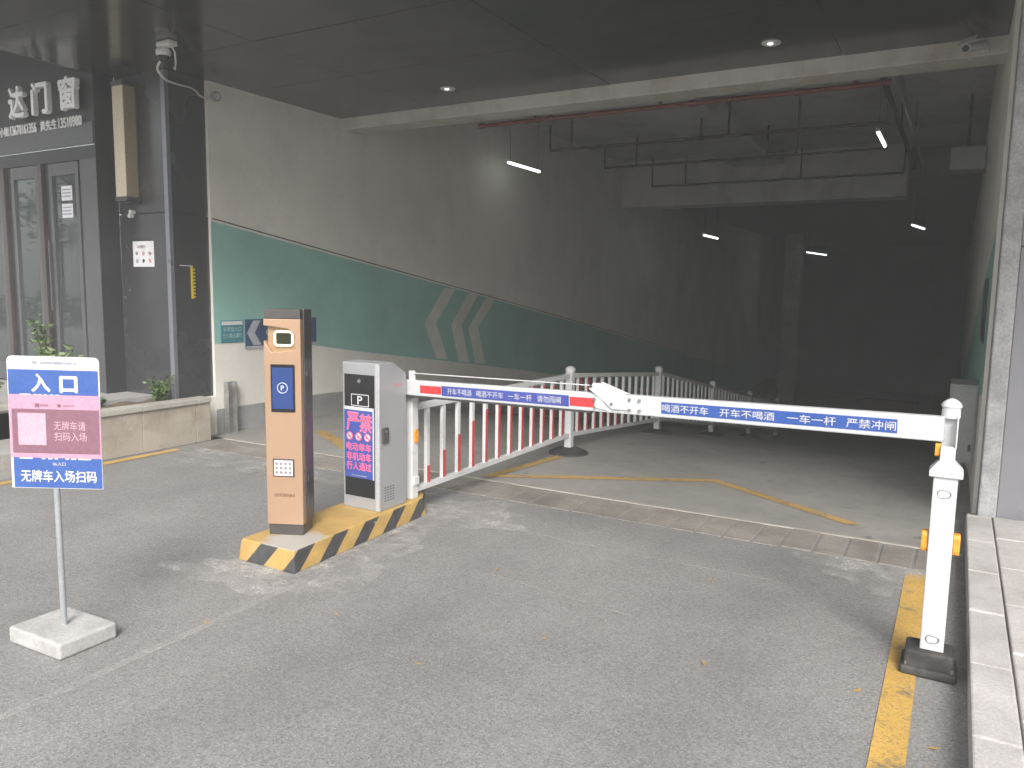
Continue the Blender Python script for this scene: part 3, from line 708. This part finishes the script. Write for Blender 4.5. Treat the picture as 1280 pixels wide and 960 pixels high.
gp = MB().box(-.056, .055, -.0125, -.0102, .364, .455).build('speaker_grille', 'paper', tm)
for i in range(4):
    for j in range(3):
        MB().cyl((-.041+i*.027, -.0127, .384+j*.026), (-.041+i*.027, -.0150, .384+j*.026), .0092, n=10).build('grille_hole', 'paper_ink', gp)
lettering('DOORMAX', 'print_brown', tm, (.004, -.005, .245), (1, 0, 0), (0, 0, 1), .125, .019, .03)
for z0 in (.32, 1.01): MB().box(-.122, -.108, .05, .075, z0, z0+.055).build('side_latch', 'machine_dark', tm)
for z0 in (.32, .95): MB().box(.1185, .126, .06, .085, z0, z0+.03).build('hinge', 'machine_dark', tm)

# ------------------------------------------------------------------ barrier cabinet
bc = thing('barrier_gate', 'silver grey barrier cabinet with blue poster and long white folding arm', 'barrier gate', (-3.375, 3.89, .13))
MB().prism([(0, 0), (.29, 0), (.29, .905), (.15, .985), (0, .985)], 'x', -.155, .155).build('housing', 'silver_paint', bc, bevel=.008)
MB().box(.128, .160, -.006, .012, .004, .982).build('door_edge', 'silver_trim', bc, bevel=.003)
MB().box(-.134, .120, -.004, -.0005, .085, .905).build('front_panel', 'black_gloss', bc, bevel=.002)
MB().cyl((-.005, -.004, .862), (-.005, -.010, .862), .012, n=16).build('camera_eye', 'steel', bc)
def frame(x0, x1, z0, z1, y, th):
    return MB().box(x0, x1, y, y+.001, z0, z0+th).box(x0, x1, y, y+.001, z1-th, z1).box(x0, x0+th, y, y+.001, z0+th, z1-th).box(x1-th, x1, y, y+.001, z0+th, z1-th)
frame(-.075, .075, .695, .775, -.0055, .005).build('symbol_frame', 'print_white', bc)
lettering('P', 'print_white', bc, (0, -.0045, .735), (1, 0, 0), (0, 0, 1), .04, .055, .02)
pp = MB().box(-.134, .118, -.0068, -.0045, .212, .668).build('poster', 'poster_blue', bc)
sheet('poster_top_margin', [(-.134, -.0072, .668), (.118, -.0072, .668), (.118, -.0072, .69), (-.134, -.0072, .69)], 'print_white', bc)
sheet('poster_margin', [(.108, -.0072, .212), (.118, -.0072, .212), (.118, -.0072, .668), (.108, -.0072, .668)], 'print_white', bc)
for s_, cx, cz, wd, ht in (('严', -.060, .590, .10, .115), ('禁', .050, .585, .10, .115), ('电动单车', -.010, .422, .205, .052), ('非机动车', -.010, .357, .205, .052), ('行人通过', -.010, .292, .205, .052)):
    lettering(s_, 'pink_outline', pp, (cx, -.0068, cz), (1, 0, 0), (0, 0, 1), wd*1.03, ht*1.05, .05 if wd < .15 else .035)
    lettering(s_, 'red_print', pp, (cx, -.0074, cz), (1, 0, 0), (0, 0, 1), wd, ht, .012)
for i in range(3):
    cx, cz = -.088+i*.076, .492
    sheet('prohibition_disc', [(cx+.028*math.cos(-2*math.pi*k_/20), -.0080, cz+.028*math.sin(-2*math.pi*k_/20)) for k_ in range(20)], 'red_print', pp)
    sheet('prohibition_disc', [(cx+.021*math.cos(-2*math.pi*k_/20), -.0086, cz+.021*math.sin(-2*math.pi*k_/20)) for k_ in range(20)], 'print_white', pp)
    sheet('prohibition_bar', [(cx-.018, -.0092, cz+.012), (cx-.012, -.0092, cz+.018), (cx+.018, -.0092, cz-.012), (cx+.012, -.0092, cz-.018)], 'red_print', pp)
    sheet('pictogram', [(cx-.012, -.0089, cz-.008), (cx+.010, -.0089, cz-.009), (cx+.006, -.0089, cz+.006), (cx-.008, -.0089, cz+.008)], 'print_black', pp)
lettering('深圳市公安局交通警察局', 'print_white', pp, (-.01, -.0068, .228), (1, 0, 0), (0, 0, 1), .13, .011, .0)
lk = MB().box(.1555, .172, .022, .088, .455, .560).build('door_lock', 'machine_dark', bc, bevel=.01)
MB().cyl((.172, .055, .535), (.177, .055, .535), .009, n=12).build('key_hole', 'steel', lk)
lettering('DOORMAX', 'red_print', bc, (.1555, .20, .83), (0, 1, 0), (0, 0, 1), .09, .018, .0)
mb = MB()
for i in range(4):
    for j in range(6): mb.box(.1552, .1565, .055+i*.028, .07+i*.028, .06+j*.018, .066+j*.018)
mb.build('vent_slots', 'machine_dark', bc)

# ------------------------------------------------------------------ barrier arm (folding, two sections)
A0, A1 = Vector((-3.33, 4.245, .925)), Vector((-.02, 3.655, 1.055))
d_ = A1-A0; L_ = d_.length; ax_ = math.atan2(d_.y, d_.x); pz_ = -math.asin(d_.z/L_)
LX = lambda X: (X-A0.x)/(d_.x)*L_
hh = .052; th = .024
arm = MB().box(.02, LX(-1.55), -th, th, -hh, hh).build('barrier_arm', 'white_paint', bc, bevel=.006)
arm.location = A0-Vector(bc.location); arm.rotation_euler = Euler((0, pz_, ax_), 'XYZ'); arm['label'] = 'white folding barrier arm with blue slogan strips and red tape'
MB().box(LX(-1.56), L_, -th-.004, th+.004, -hh*.98, hh*1.02).build('outer_section', 'white_paint', arm, bevel=.006)
MB().box(.08, LX(-1.75), -th+.004, th-.004, -hh-.012, -hh).build('bottom_rubber', 'cable_dark', arm)
def strip(name, X0, X1, z0, z1, mat, y=-th-.0015, par=arm):
    x0, x1 = LX(X0), LX(X1); return sheet(name, [(x0, y, z0), (x1, y, z0), (x1, y, z1), (x0, y, z1)], mat, par)
strip('red_tape', -3.10, -2.905, -.030, .022, 'red_tape'); strip('red_tape', -1.885, -1.72, -.030, .022, 'red_tape')
strip('blue_strip', -2.90, -1.89, -.036, .028, 'arm_blue', -th-.0018)
strip('blue_strip', -1.305, -.19, -.030, .030, 'arm_blue_bright', -th-.0065)
def armtxt(s_, X0, X1, zc, ht, y): lettering(s_, 'print_white', arm, (LX((X0+X1)/2), y, zc), (1, 0, 0), (0, 0, 1), abs(LX(X1)-LX(X0)), ht, .010)
for s_, a_, b_ in (('开车不喝酒', -2.845, -2.635), ('喝酒不开车', -2.595, -2.375), ('一车一杆', -2.335, -2.155), ('请勿闯闸', -2.115, -1.945)): armtxt(s_, a_, b_, -.004, .040, -th-.0022)
for s_, a_, b_ in (('喝酒不开车', -1.30, -1.045), ('开车不喝酒', -.985, -.715), ('一车一杆', -.655, -.44), ('严禁冲闸', -.395, -.195)): armtxt(s_, a_, b_, 0, .040, -th-.0069)
# elbow: two hinged plates, link bars, bolts
xe = LX(-1.62)
pl_ = MB().prism([(LX(-1.75), .075), (LX(-1.72), .11), (LX(-1.68), .11), (LX(-1.50), .045), (LX(-1.50), -.03), (LX(-1.60), -.03)], 'y', -th-.012, -th-.003).build('elbow_plate', 'white_paint', arm, bevel=.003)
MB().prism([(LX(-1.71), .03), (LX(-1.71), -.03), (LX(-1.63), -.04), (LX(-1.69), .06)], 'y', -th-.008, -th-.001).build('elbow_plate', 'fence_white', arm, bevel=.002)
MB().prism([(LX(-1.74), .09), (LX(-1.70), .11), (LX(-1.52), .05), (LX(-1.52), -.02), (LX(-1.60), -.02)], 'y', th+.004, th+.014).build('elbow_plate', 'white_paint', arm, bevel=.003)
for X, z in ((-1.71, .02), (-1.71, -.025), (-1.49, .03), (-1.49, -.025), (-1.43, .03), (-1.43, -.025), (-1.60, .0)):
    MB().cyl((LX(X), -th-.002, z), (LX(X), -th-.018, z), .008, n=10).build('bolt', 'steel', arm)
MB().cyl((LX(-1.735), -th-.012, .09), (LX(-1.735), th+.016, .09), .010, n=12).build('pivot_pin', 'machine_dark', arm)
MB().tube([(LX(-3.2), .0, .098), (LX(-1.735), 0, .09)], .0038, 6).build('tension_rod', 'fence_white', arm)
MB().box(LX(-3.22), LX(-3.18), -.012, .012, .05, .115).build('rod_bracket', 'fence_white', arm)
MB().box(-.02, .06, -.035, .012, -.07, .07).build('arm_clamp', 'machine_dark', arm, bevel=.004)

# ------------------------------------------------------------------ arm rest post
rp = thing('arm_rest_post', 'bright white arm rest post with orange reflectors on a rubber foot', 'post', (.0, 3.655, 0))
MB().prism([(-.115, -.095), (.10, -.095), (.10, .095), (-.115, .095)], 'z', 0, .04).prism([(-.100, -.078), (.085, -.078), (.085, .075), (-.100, .075)], 'z', .03, .11).build('rubber_foot', 'black_rubber', rp, bevel=.014, seg=3)
for x, y in ((-.09, -.07), (.08, -.07)): MB().cyl((x, y, .034), (x, y, .055), .008, n=8).build('foot_bolt', 'steel', rp)
MB().box(-.045, .045, -.040, .040, .08, .86).build('lower_sleeve', 'white_paint', rp, bevel=.006)
MB().add([(-.062, -.055, .86), (.062, -.055, .86), (.062, .055, .86), (-.062, .055, .86), (-.062, -.055, .885), (.062, -.055, .885), (.062, .055, .885), (-.062, .055, .885), (-.030, -.028, .925), (.030, -.028, .925), (.030, .028, .925), (-.030, .028, .925)],
    [(0, 3, 2, 1), (0, 1, 5, 4), (1, 2, 6, 5), (2, 3, 7, 6), (3, 0, 4, 7), (4, 5, 9, 8), (5, 6, 10, 9), (6, 7, 11, 10), (7, 4, 8, 11), (8, 9, 10, 11)]).build('collar', 'white_paint', rp, bevel=.004)
MB().box(-.028, .028, .028, .052, .90, 1.12).box(.024, .030, -.034, .027, .98, 1.11).box(-.0275, .0235, -.03, .027, .90, .985).build('upper_tube', 'white_paint', rp, bevel=.003)
MB().lathe([(.034, 0), (.036, .012), (.034, .045), (.039, .047), (.039, .055), (.030, .068), (.016, .078), (.003, .082)], 20, (0, .03, 1.10)).build('cap', 'white_paint', rp, smooth=True)
for sx in (-1, 1):
    MB().prism([(-.018, .53), (.018, .53), (.026, .548), (.026, .600), (.018, .618), (-.018, .618), (-.026, .600), (-.026, .548)], 'x', sx*.046, sx*.072).build('reflector', 'orange_reflector', rp, bevel=.004)
MB().prism([(-.012, .94), (.012, .94), (.016, .95), (.016, .985), (.012, .995), (-.012, .995), (-.016, .985), (-.016, .95)], 'x', -.048, -.0285).build('reflector', 'orange_reflector', rp, bevel=.003)
for z in (.79, .16): rring(.0, z, .024, .016, .0155, -.042, .0028).build('chrome_ring', 'steel', rp, smooth=True)

# ------------------------------------------------------------------ lane fence
PY = [4.30, 6.86, 9.48, 12.05, 14.65, 17.2]; FX = -3.27
plab = ['white fence post with orange reflector right behind the barrier cabinet', 'white capped fence post on a black foot, second from the barrier cabinet',
        'white capped fence post, third from the barrier cabinet', 'white capped fence post, fourth from the barrier cabinet',
        'white capped fence post, fifth from the barrier cabinet', 'white capped fence post, farthest from the barrier cabinet']
for i, y in enumerate(PY):
    fp = thing('fence_post', plab[i], 'fence post', (FX, y, .13 if i == 0 else rz(y)), 0, 'lane fence posts')
    h_ = .74 if i == 0 else .84
    MB().box(-.036, .036, -.036, .036, .0, h_-.02).build('post_tube', 'fence_white', fp, bevel=.005)
    if i == 0:
        MB().prism([(-.013, .40), (.013, .40), (.020, .42), (.020, .475), (.013, .495), (-.013, .495), (-.020, .475), (-.020, .42)], 'x', .037, .050).build('reflector', 'orange_reflector', fp, bevel=.003)
        MB().box(.03, .05, -.03, .03, .10, .16).build('rail_clamp', 'fence_white', fp, bevel=.004)
    if i: MB().lathe([(.046, -.03), (.050, .0), (.046, .010), (.030, .024), (.004, .030)], 20, (0, 0, h_)).build('cap', 'fence_white', fp, smooth=True)
    if 0 < i: MB().lathe([(.20, 0), (.195, .015), (.12, .05), (.055, .065)], 20).build('foot', 'black_rubber', fp, smooth=True)
red1 = [.18, .30, .43, .54, .64, .72, .78, .80, .80, .78, .74, .55]
red2 = [.80, .80, .76, .66, .50, .30, .12, 0, 0, 0, 0, 0]
flab = ['white fence panel with red taped pickets beside the barrier cabinet', 'white fence panel with red taped pickets, second along the ramp lane', 'white picket fence panel, third along the ramp lane',
        'white picket fence panel, fourth along the ramp lane', 'white picket fence panel deepest down the ramp lane']
for i in range(len(PY)-1):
    ya, yb = PY[i]+.036, PY[i+1]-.036; za, zb = (0 if i == 0 else rz(PY[i])), rz(PY[i+1])
    fp = thing('picket_fence', flab[i], 'fence', (FX, (ya+yb)/2, 0), 0, 'lane fence panels')
    zz = lambda y: za+(zb-za)*(y-ya)/(yb-ya); ym = (ya+yb)/2
    for zc, nm, hr in ((.775, 'top_rail', .022), (.185, 'bottom_rail', .020)):
        MB().add([(-.02, ya-ym, zz(ya)+zc-hr), (.02, ya-ym, zz(ya)+zc-hr), (.02, ya-ym, zz(ya)+zc+hr), (-.02, ya-ym, zz(ya)+zc+hr),
                  (-.02, yb-ym, zz(yb)+zc-hr), (.02, yb-ym, zz(yb)+zc-hr), (.02, yb-ym, zz(yb)+zc+hr), (-.02, yb-ym, zz(yb)+zc+hr)],
                 [(0, 1, 2, 3), (7, 6, 5, 4), (0, 4, 5, 1), (1, 5, 6, 2), (2, 6, 7, 3), (3, 7, 4, 0)]).build(nm, 'fence_white', fp, bevel=.003)
    npk = 12
    for k_ in range(npk):
        y = ya+(yb-ya)*(k_+.75)/(npk+.5); z_ = zz(y)
        pk = MB().box(-.014, .014, y-ym-.016, y-ym+.016, z_+.204, z_+.754).build('picket', 'fence_white', fp)
        rh = (red1 if i == 0 else red2 if i == 1 else [0]*12)[k_]
        if rh > .05: MB().box(.0142, .0160, y-ym-.0155, y-ym+.0185, z_+.206, z_+.206+.545*rh/.8).build('red_strip', 'red_tape', pk)

# ------------------------------------------------------------------ soffit fittings
def downlight(loc, label):
    d = thing('downlight', label, 'downlight', loc, 0, 'soffit downlights')
    MB().lathe([(.048, -.001), (.078, -.001), (.082, -.008), (.075, -.014), (.052, -.010)], 28).build('trim_ring', 'cctv_white', d, smooth=True)
    MB().lathe([(.050, -.002), (.047, -.005)], 24).build('reflector', 'steel', d, smooth=True)
    MB().lathe([(.026, -.0052), (.024, -.016), (.012, -.022)], 20, (-.008, 0, 0)).build('lamp', 'downlight_glow', d, smooth=True)
downlight((-4.82, 6.96, SOF), 'round downlight in the soffit nearer the white plaster wall'); downlight((-1.53, 6.94, SOF), 'round downlight in the soffit nearer the concrete pilaster')
cc_ = thing('dome_camera', 'white bracketed dome camera hanging from the soffit by the dark column', 'camera', (-6.12, 4.58, SOF-.001))
MB().box(-.09, .09, -.045, .045, -.045, 0).build('bracket', 'cctv_white', cc_, bevel=.012, seg=3)
MB().lathe([(.055, -.115), (.062, -.10), (.062, -.07), (.045, -.045)], 24, (-.05, 0, 0)).build('housing', 'cctv_white', cc_, smooth=True)
MB().lathe([(.006, -.172), (.026, -.165), (.043, -.145), (.051, -.116)], 24, (-.05, 0, 0)).build('dome', 'black_gloss', cc_, smooth=True)
MB().tube([(.06, 0, -.04), (.09, .01, -.10), (.085, .02, -.18), (.06, .03, -.235), (.045, .03, -.22)], .008, 8).build('short_lead', 'cable_white', cc_, smooth=True)
def bez(pts, n=8):
    out = []; P = [Vector(q) for q in pts]
    for i in range(len(P)-1):
        p0, p1, p2, p3 = P[max(i-1, 0)], P[i], P[i+1], P[min(i+2, len(P)-1)]
        for k_ in range(n):
            u = k_/n; out.append(.5*((2*p1)+(p2-p0)*u+(2*p0-5*p1+4*p2-p3)*u*u+(3*p1-p0-3*p2+p3)*u**3))
    out.append(P[-1]); return out
cw = tag(MB().tube(bez([(-6.17, 4.58, 3.545), (-6.24, 4.60, 3.545), (-6.31, 4.62, 3.49), (-6.34, 4.72, 3.43), (-6.42, 4.92, 3.44), (-6.55, 5.13, 3.48), (-6.68, 5.30, 3.50), (-6.78, 5.44, 3.49), (-6.86, 5.60, 3.50), (WX0+.02, 5.68, 3.52)]), .010, 8).build('flexible_conduit', 'cable_white', None, smooth=True), 'curved white flexible conduit from the dome camera to the wall box', 'cable')
jb = thing('junction_box', 'small round grey junction box on the white wall under the soffit', 'junction box', (WX0, 5.69, 3.545))
MB().cyl((0, 0, 0), (.05, 0, 0), .052, n=20).build('box', 'cabinet_grey', jb, bevel=.005)
MB().cyl((.05, 0, 0), (.056, 0, 0), .035, n=20).build('lid', 'cctv_white', jb)
c2 = thing('bullet_camera', 'white bullet camera on a bracket at the pilaster end of the lintel beam', 'camera', (.02, 7.598, 3.60))
MB().box(-.03, .03, -.02, 0, -.03, .05).build('wall_plate', 'cctv_white', c2, bevel=.004)
MB().cyl((0, -.02, .01), (-.05, -.10, .0), .014).build('arm', 'cctv_white', c2, smooth=True)
MB().cyl((-.01, -.06, .02), (-.13, -.24, -.04), .036, n=18).build('body', 'cctv_white', c2, smooth=True, bevel=.004)
MB().cyl((-.131, -.242, -.0405), (-.134, -.247, -.042), .028, n=18).build('lens', 'black_gloss', c2)
MB().add([(-.06, -.02, .10), (-.01, -.05, .13), (-.17, -.27, .015), (-.20, -.24, -.005), (-.06, -.02, .092), (-.01, -.05, .122), (-.17, -.27, .007), (-.20, -.24, -.013)], [(0, 1, 2, 3), (7, 6, 5, 4), (0, 4, 5, 1), (1, 5, 6, 2), (2, 6, 7, 3), (3, 7, 4, 0)]).build('sun_shield', 'cctv_white', c2)

# ------------------------------------------------------------------ garage services
def pipe_run(label, y, z, x0, x1, drops, ups, mat, r=.024):
    p_ = thing('sprinkler_pipe', label, 'pipe', ((x0+x1)/2, y, z)); xm = (x0+x1)/2
    MB().cyl((x0-xm, 0, 0), (x1-xm, 0, 0), r, n=10).build('main_pipe', mat, p_, smooth=True)
    for x, h_ in drops:
        MB().cyl((x-xm, 0, 0), (x-xm, 0, h_), r*.7, n=8).build('riser', mat, p_, smooth=True)
    for x in ups: MB().cyl((x-.04-xm, 0, 0), (x+.04-xm, 0, 0), r*1.35, n=10).build('coupling', mat, p_, smooth=True)
    return p_
pipe_run('red sprinkler pipe just behind the lintel beam', 8.12, 3.545, -5.15, -.7, [(-4.4, .98), (-2.9, .98), (-1.0, .98)], [-5.12, -4.2, -2.55, -1.5], 'red_pipe', .024)
pipe_run('thin sprinkler pipe hung under the garage ceiling, first behind the red one', 12.0, 3.95, -6.2, -1.02, [(-6.2, .42), (-5.8, .55), (-3.62, .29), (-3.2, .55), (-2.2, .55)], [-3.62], 'dark_pipe')
pipe_run('thin sprinkler pipe hung under the garage ceiling, second behind the red one', 14.2, 3.97, -6.15, -1.2, [(-6.15, .42), (-5.5, .55), (-3.1, .55), (-2.6, .55)], [], 'dark_pipe')
pipe_run('thin sprinkler pipe in front of the deep cross beam', 16.6, 3.90, -6.05, -1.1, [(-6.05, .6), (-5.3, .6), (-2.95, .6), (-1.1, .6)], [], 'dark_pipe')
for xx, zz_, mt_, lab in ((-.98, 4.15, 'dark_pipe', 'dark service pipe running deep into the garage beside the hanging tube lamp'), (-.78, 4.05, 'galvanised', 'galvanised conduit running deep into the garage next to the dark service pipe')):
    q = thing('service_pipe', lab, 'pipe', (xx, 8, zz_))
    MB().cyl((0, 0, 0), (0, 13, -.05), .035, n=10).build('pipe', mt_, q, smooth=True)
    for yy in (1.5, 5.5, 9.3): MB().cyl((0, yy, 0), (0, yy, 4.52-zz_ if yy < 9 else .0), .012, n=6).build('hanger_rod', 'dark_pipe', q)
jb = thing('duct_box', 'grey ceiling junction duct near the garage wall in the dark', 'duct', (-.12, 13.0, 3.4))
MB().box(-.16, .28, 0, .5, 0, .32).build('box', 'cabinet_grey', jb, bevel=.006); MB().cyl((.05, .25, .32), (.05, .25, 1.11), .02, n=8).build('hanger_rod', 'dark_pipe', jb)
def tube_lamp(loc, heading, length, label, ztop, pit=0):
    q = thing('tube_lamp', label, 'tube lamp', loc, heading, 'fluorescent tube lamps in the garage'); q.rotation_euler.x = pit
    MB().box(-.03, .03, -length/2, length/2, .018, .055).build('batten', 'cctv_white', q)
    MB().cyl((0, -length/2+.02, 0), (0, length/2-.02, 0), .018, n=12).build('tube', 'tube_glow', q, smooth=True)
    for s_ in (-1, 1): MB().cyl((0, s_*length*.42, .05), (0, s_*length*.42, ztop-loc[2]+.03), .004, n=5).build('suspension_wire', 'cable_dark', q)
tube_lamp((-6.36, 11.4, 3.6), 0, 1.1, 'lit tube lamp hanging alongside the white plaster wall', 4.5)
tube_lamp((-1.18, 12.85, 3.87), 0, 1.2, 'lit tube lamp hanging between the service pipes', 4.5)
tube_lamp((-5.15, 18.2, 2.9), 0, 1.2, 'lit tube lamp low beyond the deep cross beam', 3.9)
tube_lamp((-4.62, 30.0, 3.07), R(-9), 2.2, 'lit tube lamp next to the pale pillar deep in the garage', 3.9)
tube_lamp((-.98, 20.6, 3.2), R(-9), 1.3, 'lit tube lamp deep in the garage near the electrical side wall', 3.9)
fcab = thing('fire_cabinet', 'dark red fire cabinet at the foot of the far garage', 'cabinet', (-1.9, 30.0, rz(30)))
MB().box(-.9, .9, 0, .3, 0, .9).build('cabinet_body', 'cabinet_red', fcab, bevel=.01); MB().box(-.85, -.02, -.02, -.002, .05, .85).build('door', 'cabinet_red', fcab)

# ------------------------------------------------------------------ fallen leaves
lm = MB().add([(0, -.028, 0), (.013, -.006, .006), (.011, .012, .003), (0, .03, .012), (-.011, .012, .003), (-.013, -.006, .006)], [(0, 1, 2, 3), (0, 3, 4, 5)]).build('fallen_leaf', 'leaf_dry')
tag(lm, 'small dry yellow leaf fallen on the asphalt', 'leaf', 'fallen leaves on the road')
spots = [(-2.55, 2.75), (-1.55, 3.05), (-2.2, 3.7), (-.85, 3.2), (-1.9, 2.55), (-3.0, 2.35), (-4.1, 3.7), (-4.6, 3.6), (-.25, 3.3), (.03, 3.0), (.02, 2.85), (-.06, 2.75), (-2.35, 4.6), (-1.1, 4.2)]
for i, (x, y) in enumerate(spots):
    o = lm if i == 0 else lm.copy()
    if i: col.objects.link(o)
    o.location = (x, y, .003); o.rotation_euler = (random.uniform(-.1, .1), random.uniform(-.1, .1), random.uniform(0, 6.3)); s_ = random.uniform(.4, .8); o.scale = (s_, s_, s_)

# ------------------------------------------------------------------ street side seen only as reflections in the shop glass
hd = MB(); 
for i in range(2600): leaf_quads(hd, (lambda u: (-33+9*u+random.uniform(-.5, .5), -2-12*u+random.uniform(-.5, .5), random.uniform(.1, 1.1)))(random.random()), 1, (.05, .05, .05), .28)
tag(hd.build('roadside_hedge', 'leaf'), 'clipped green hedge along the far side of the street', 'hedge', kind='stuff')
def tree(x, y, h_, label):
    t_ = thing('street_tree', label, 'tree', (x, y, 0), 0, 'street trees across the road')
    tk = MB().tube([(0, 0, 0), (.05, .03, h_*.3), (-.05, 0, h_*.55), (0, .05, h_*.8)], .13, 8)
    for k_ in range(5):
        q = random.uniform(0, 6.3); tk.tube([(0, 0, h_*(.4+.06*k_)), (math.cos(q)*h_*.15, math.sin(q)*h_*.15, h_*(.58+.06*k_)), (math.cos(q)*h_*.27, math.sin(q)*h_*.27, h_*(.66+.07*k_))], .05, 6)
    tk.build('trunk', 'bark', t_, smooth=True)
    cr = MB()
    for k_ in range(26):
        q, r_ = random.uniform(0, 6.3), random.uniform(.05, .34)*h_
        leaf_quads(cr, (math.cos(q)*r_, math.sin(q)*r_, h_*random.uniform(.45, 1.0)), 60, (.42, .42, .32), .26)
    cr.build('crown', 'leaf', t_)
for x, y, h_ in ((-33, -5, 6.5), (-30, -9, 7), (-29, -13, 6.5)): tree(x, y, h_, 'broadleaf street tree standing behind the roadside hedge')

# ------------------------------------------------------------------ thin volume added to imitate the veil of a smeared lens
mt = bpy.data.materials.new('veil'); mt.use_nodes = True; t = mt.node_tree; t.nodes.remove(t.nodes['Principled BSDF'])
pv = t.nodes.new('ShaderNodeVolumePrincipled'); pv.inputs['Color'].default_value = (.93, .95, .95, 1); pv.inputs['Density'].default_value = VEIL_DENSITY
t.links.new(pv.outputs[0], t.nodes['Material Output'].inputs['Volume']); M['veil'] = mt
tag(MB().box(-95, 95, -95, 45, -5, 14).build('veil', 'veil'), 'thin pale volume added to lift the dark tones like a smeared lens', 'veil', kind='stuff')
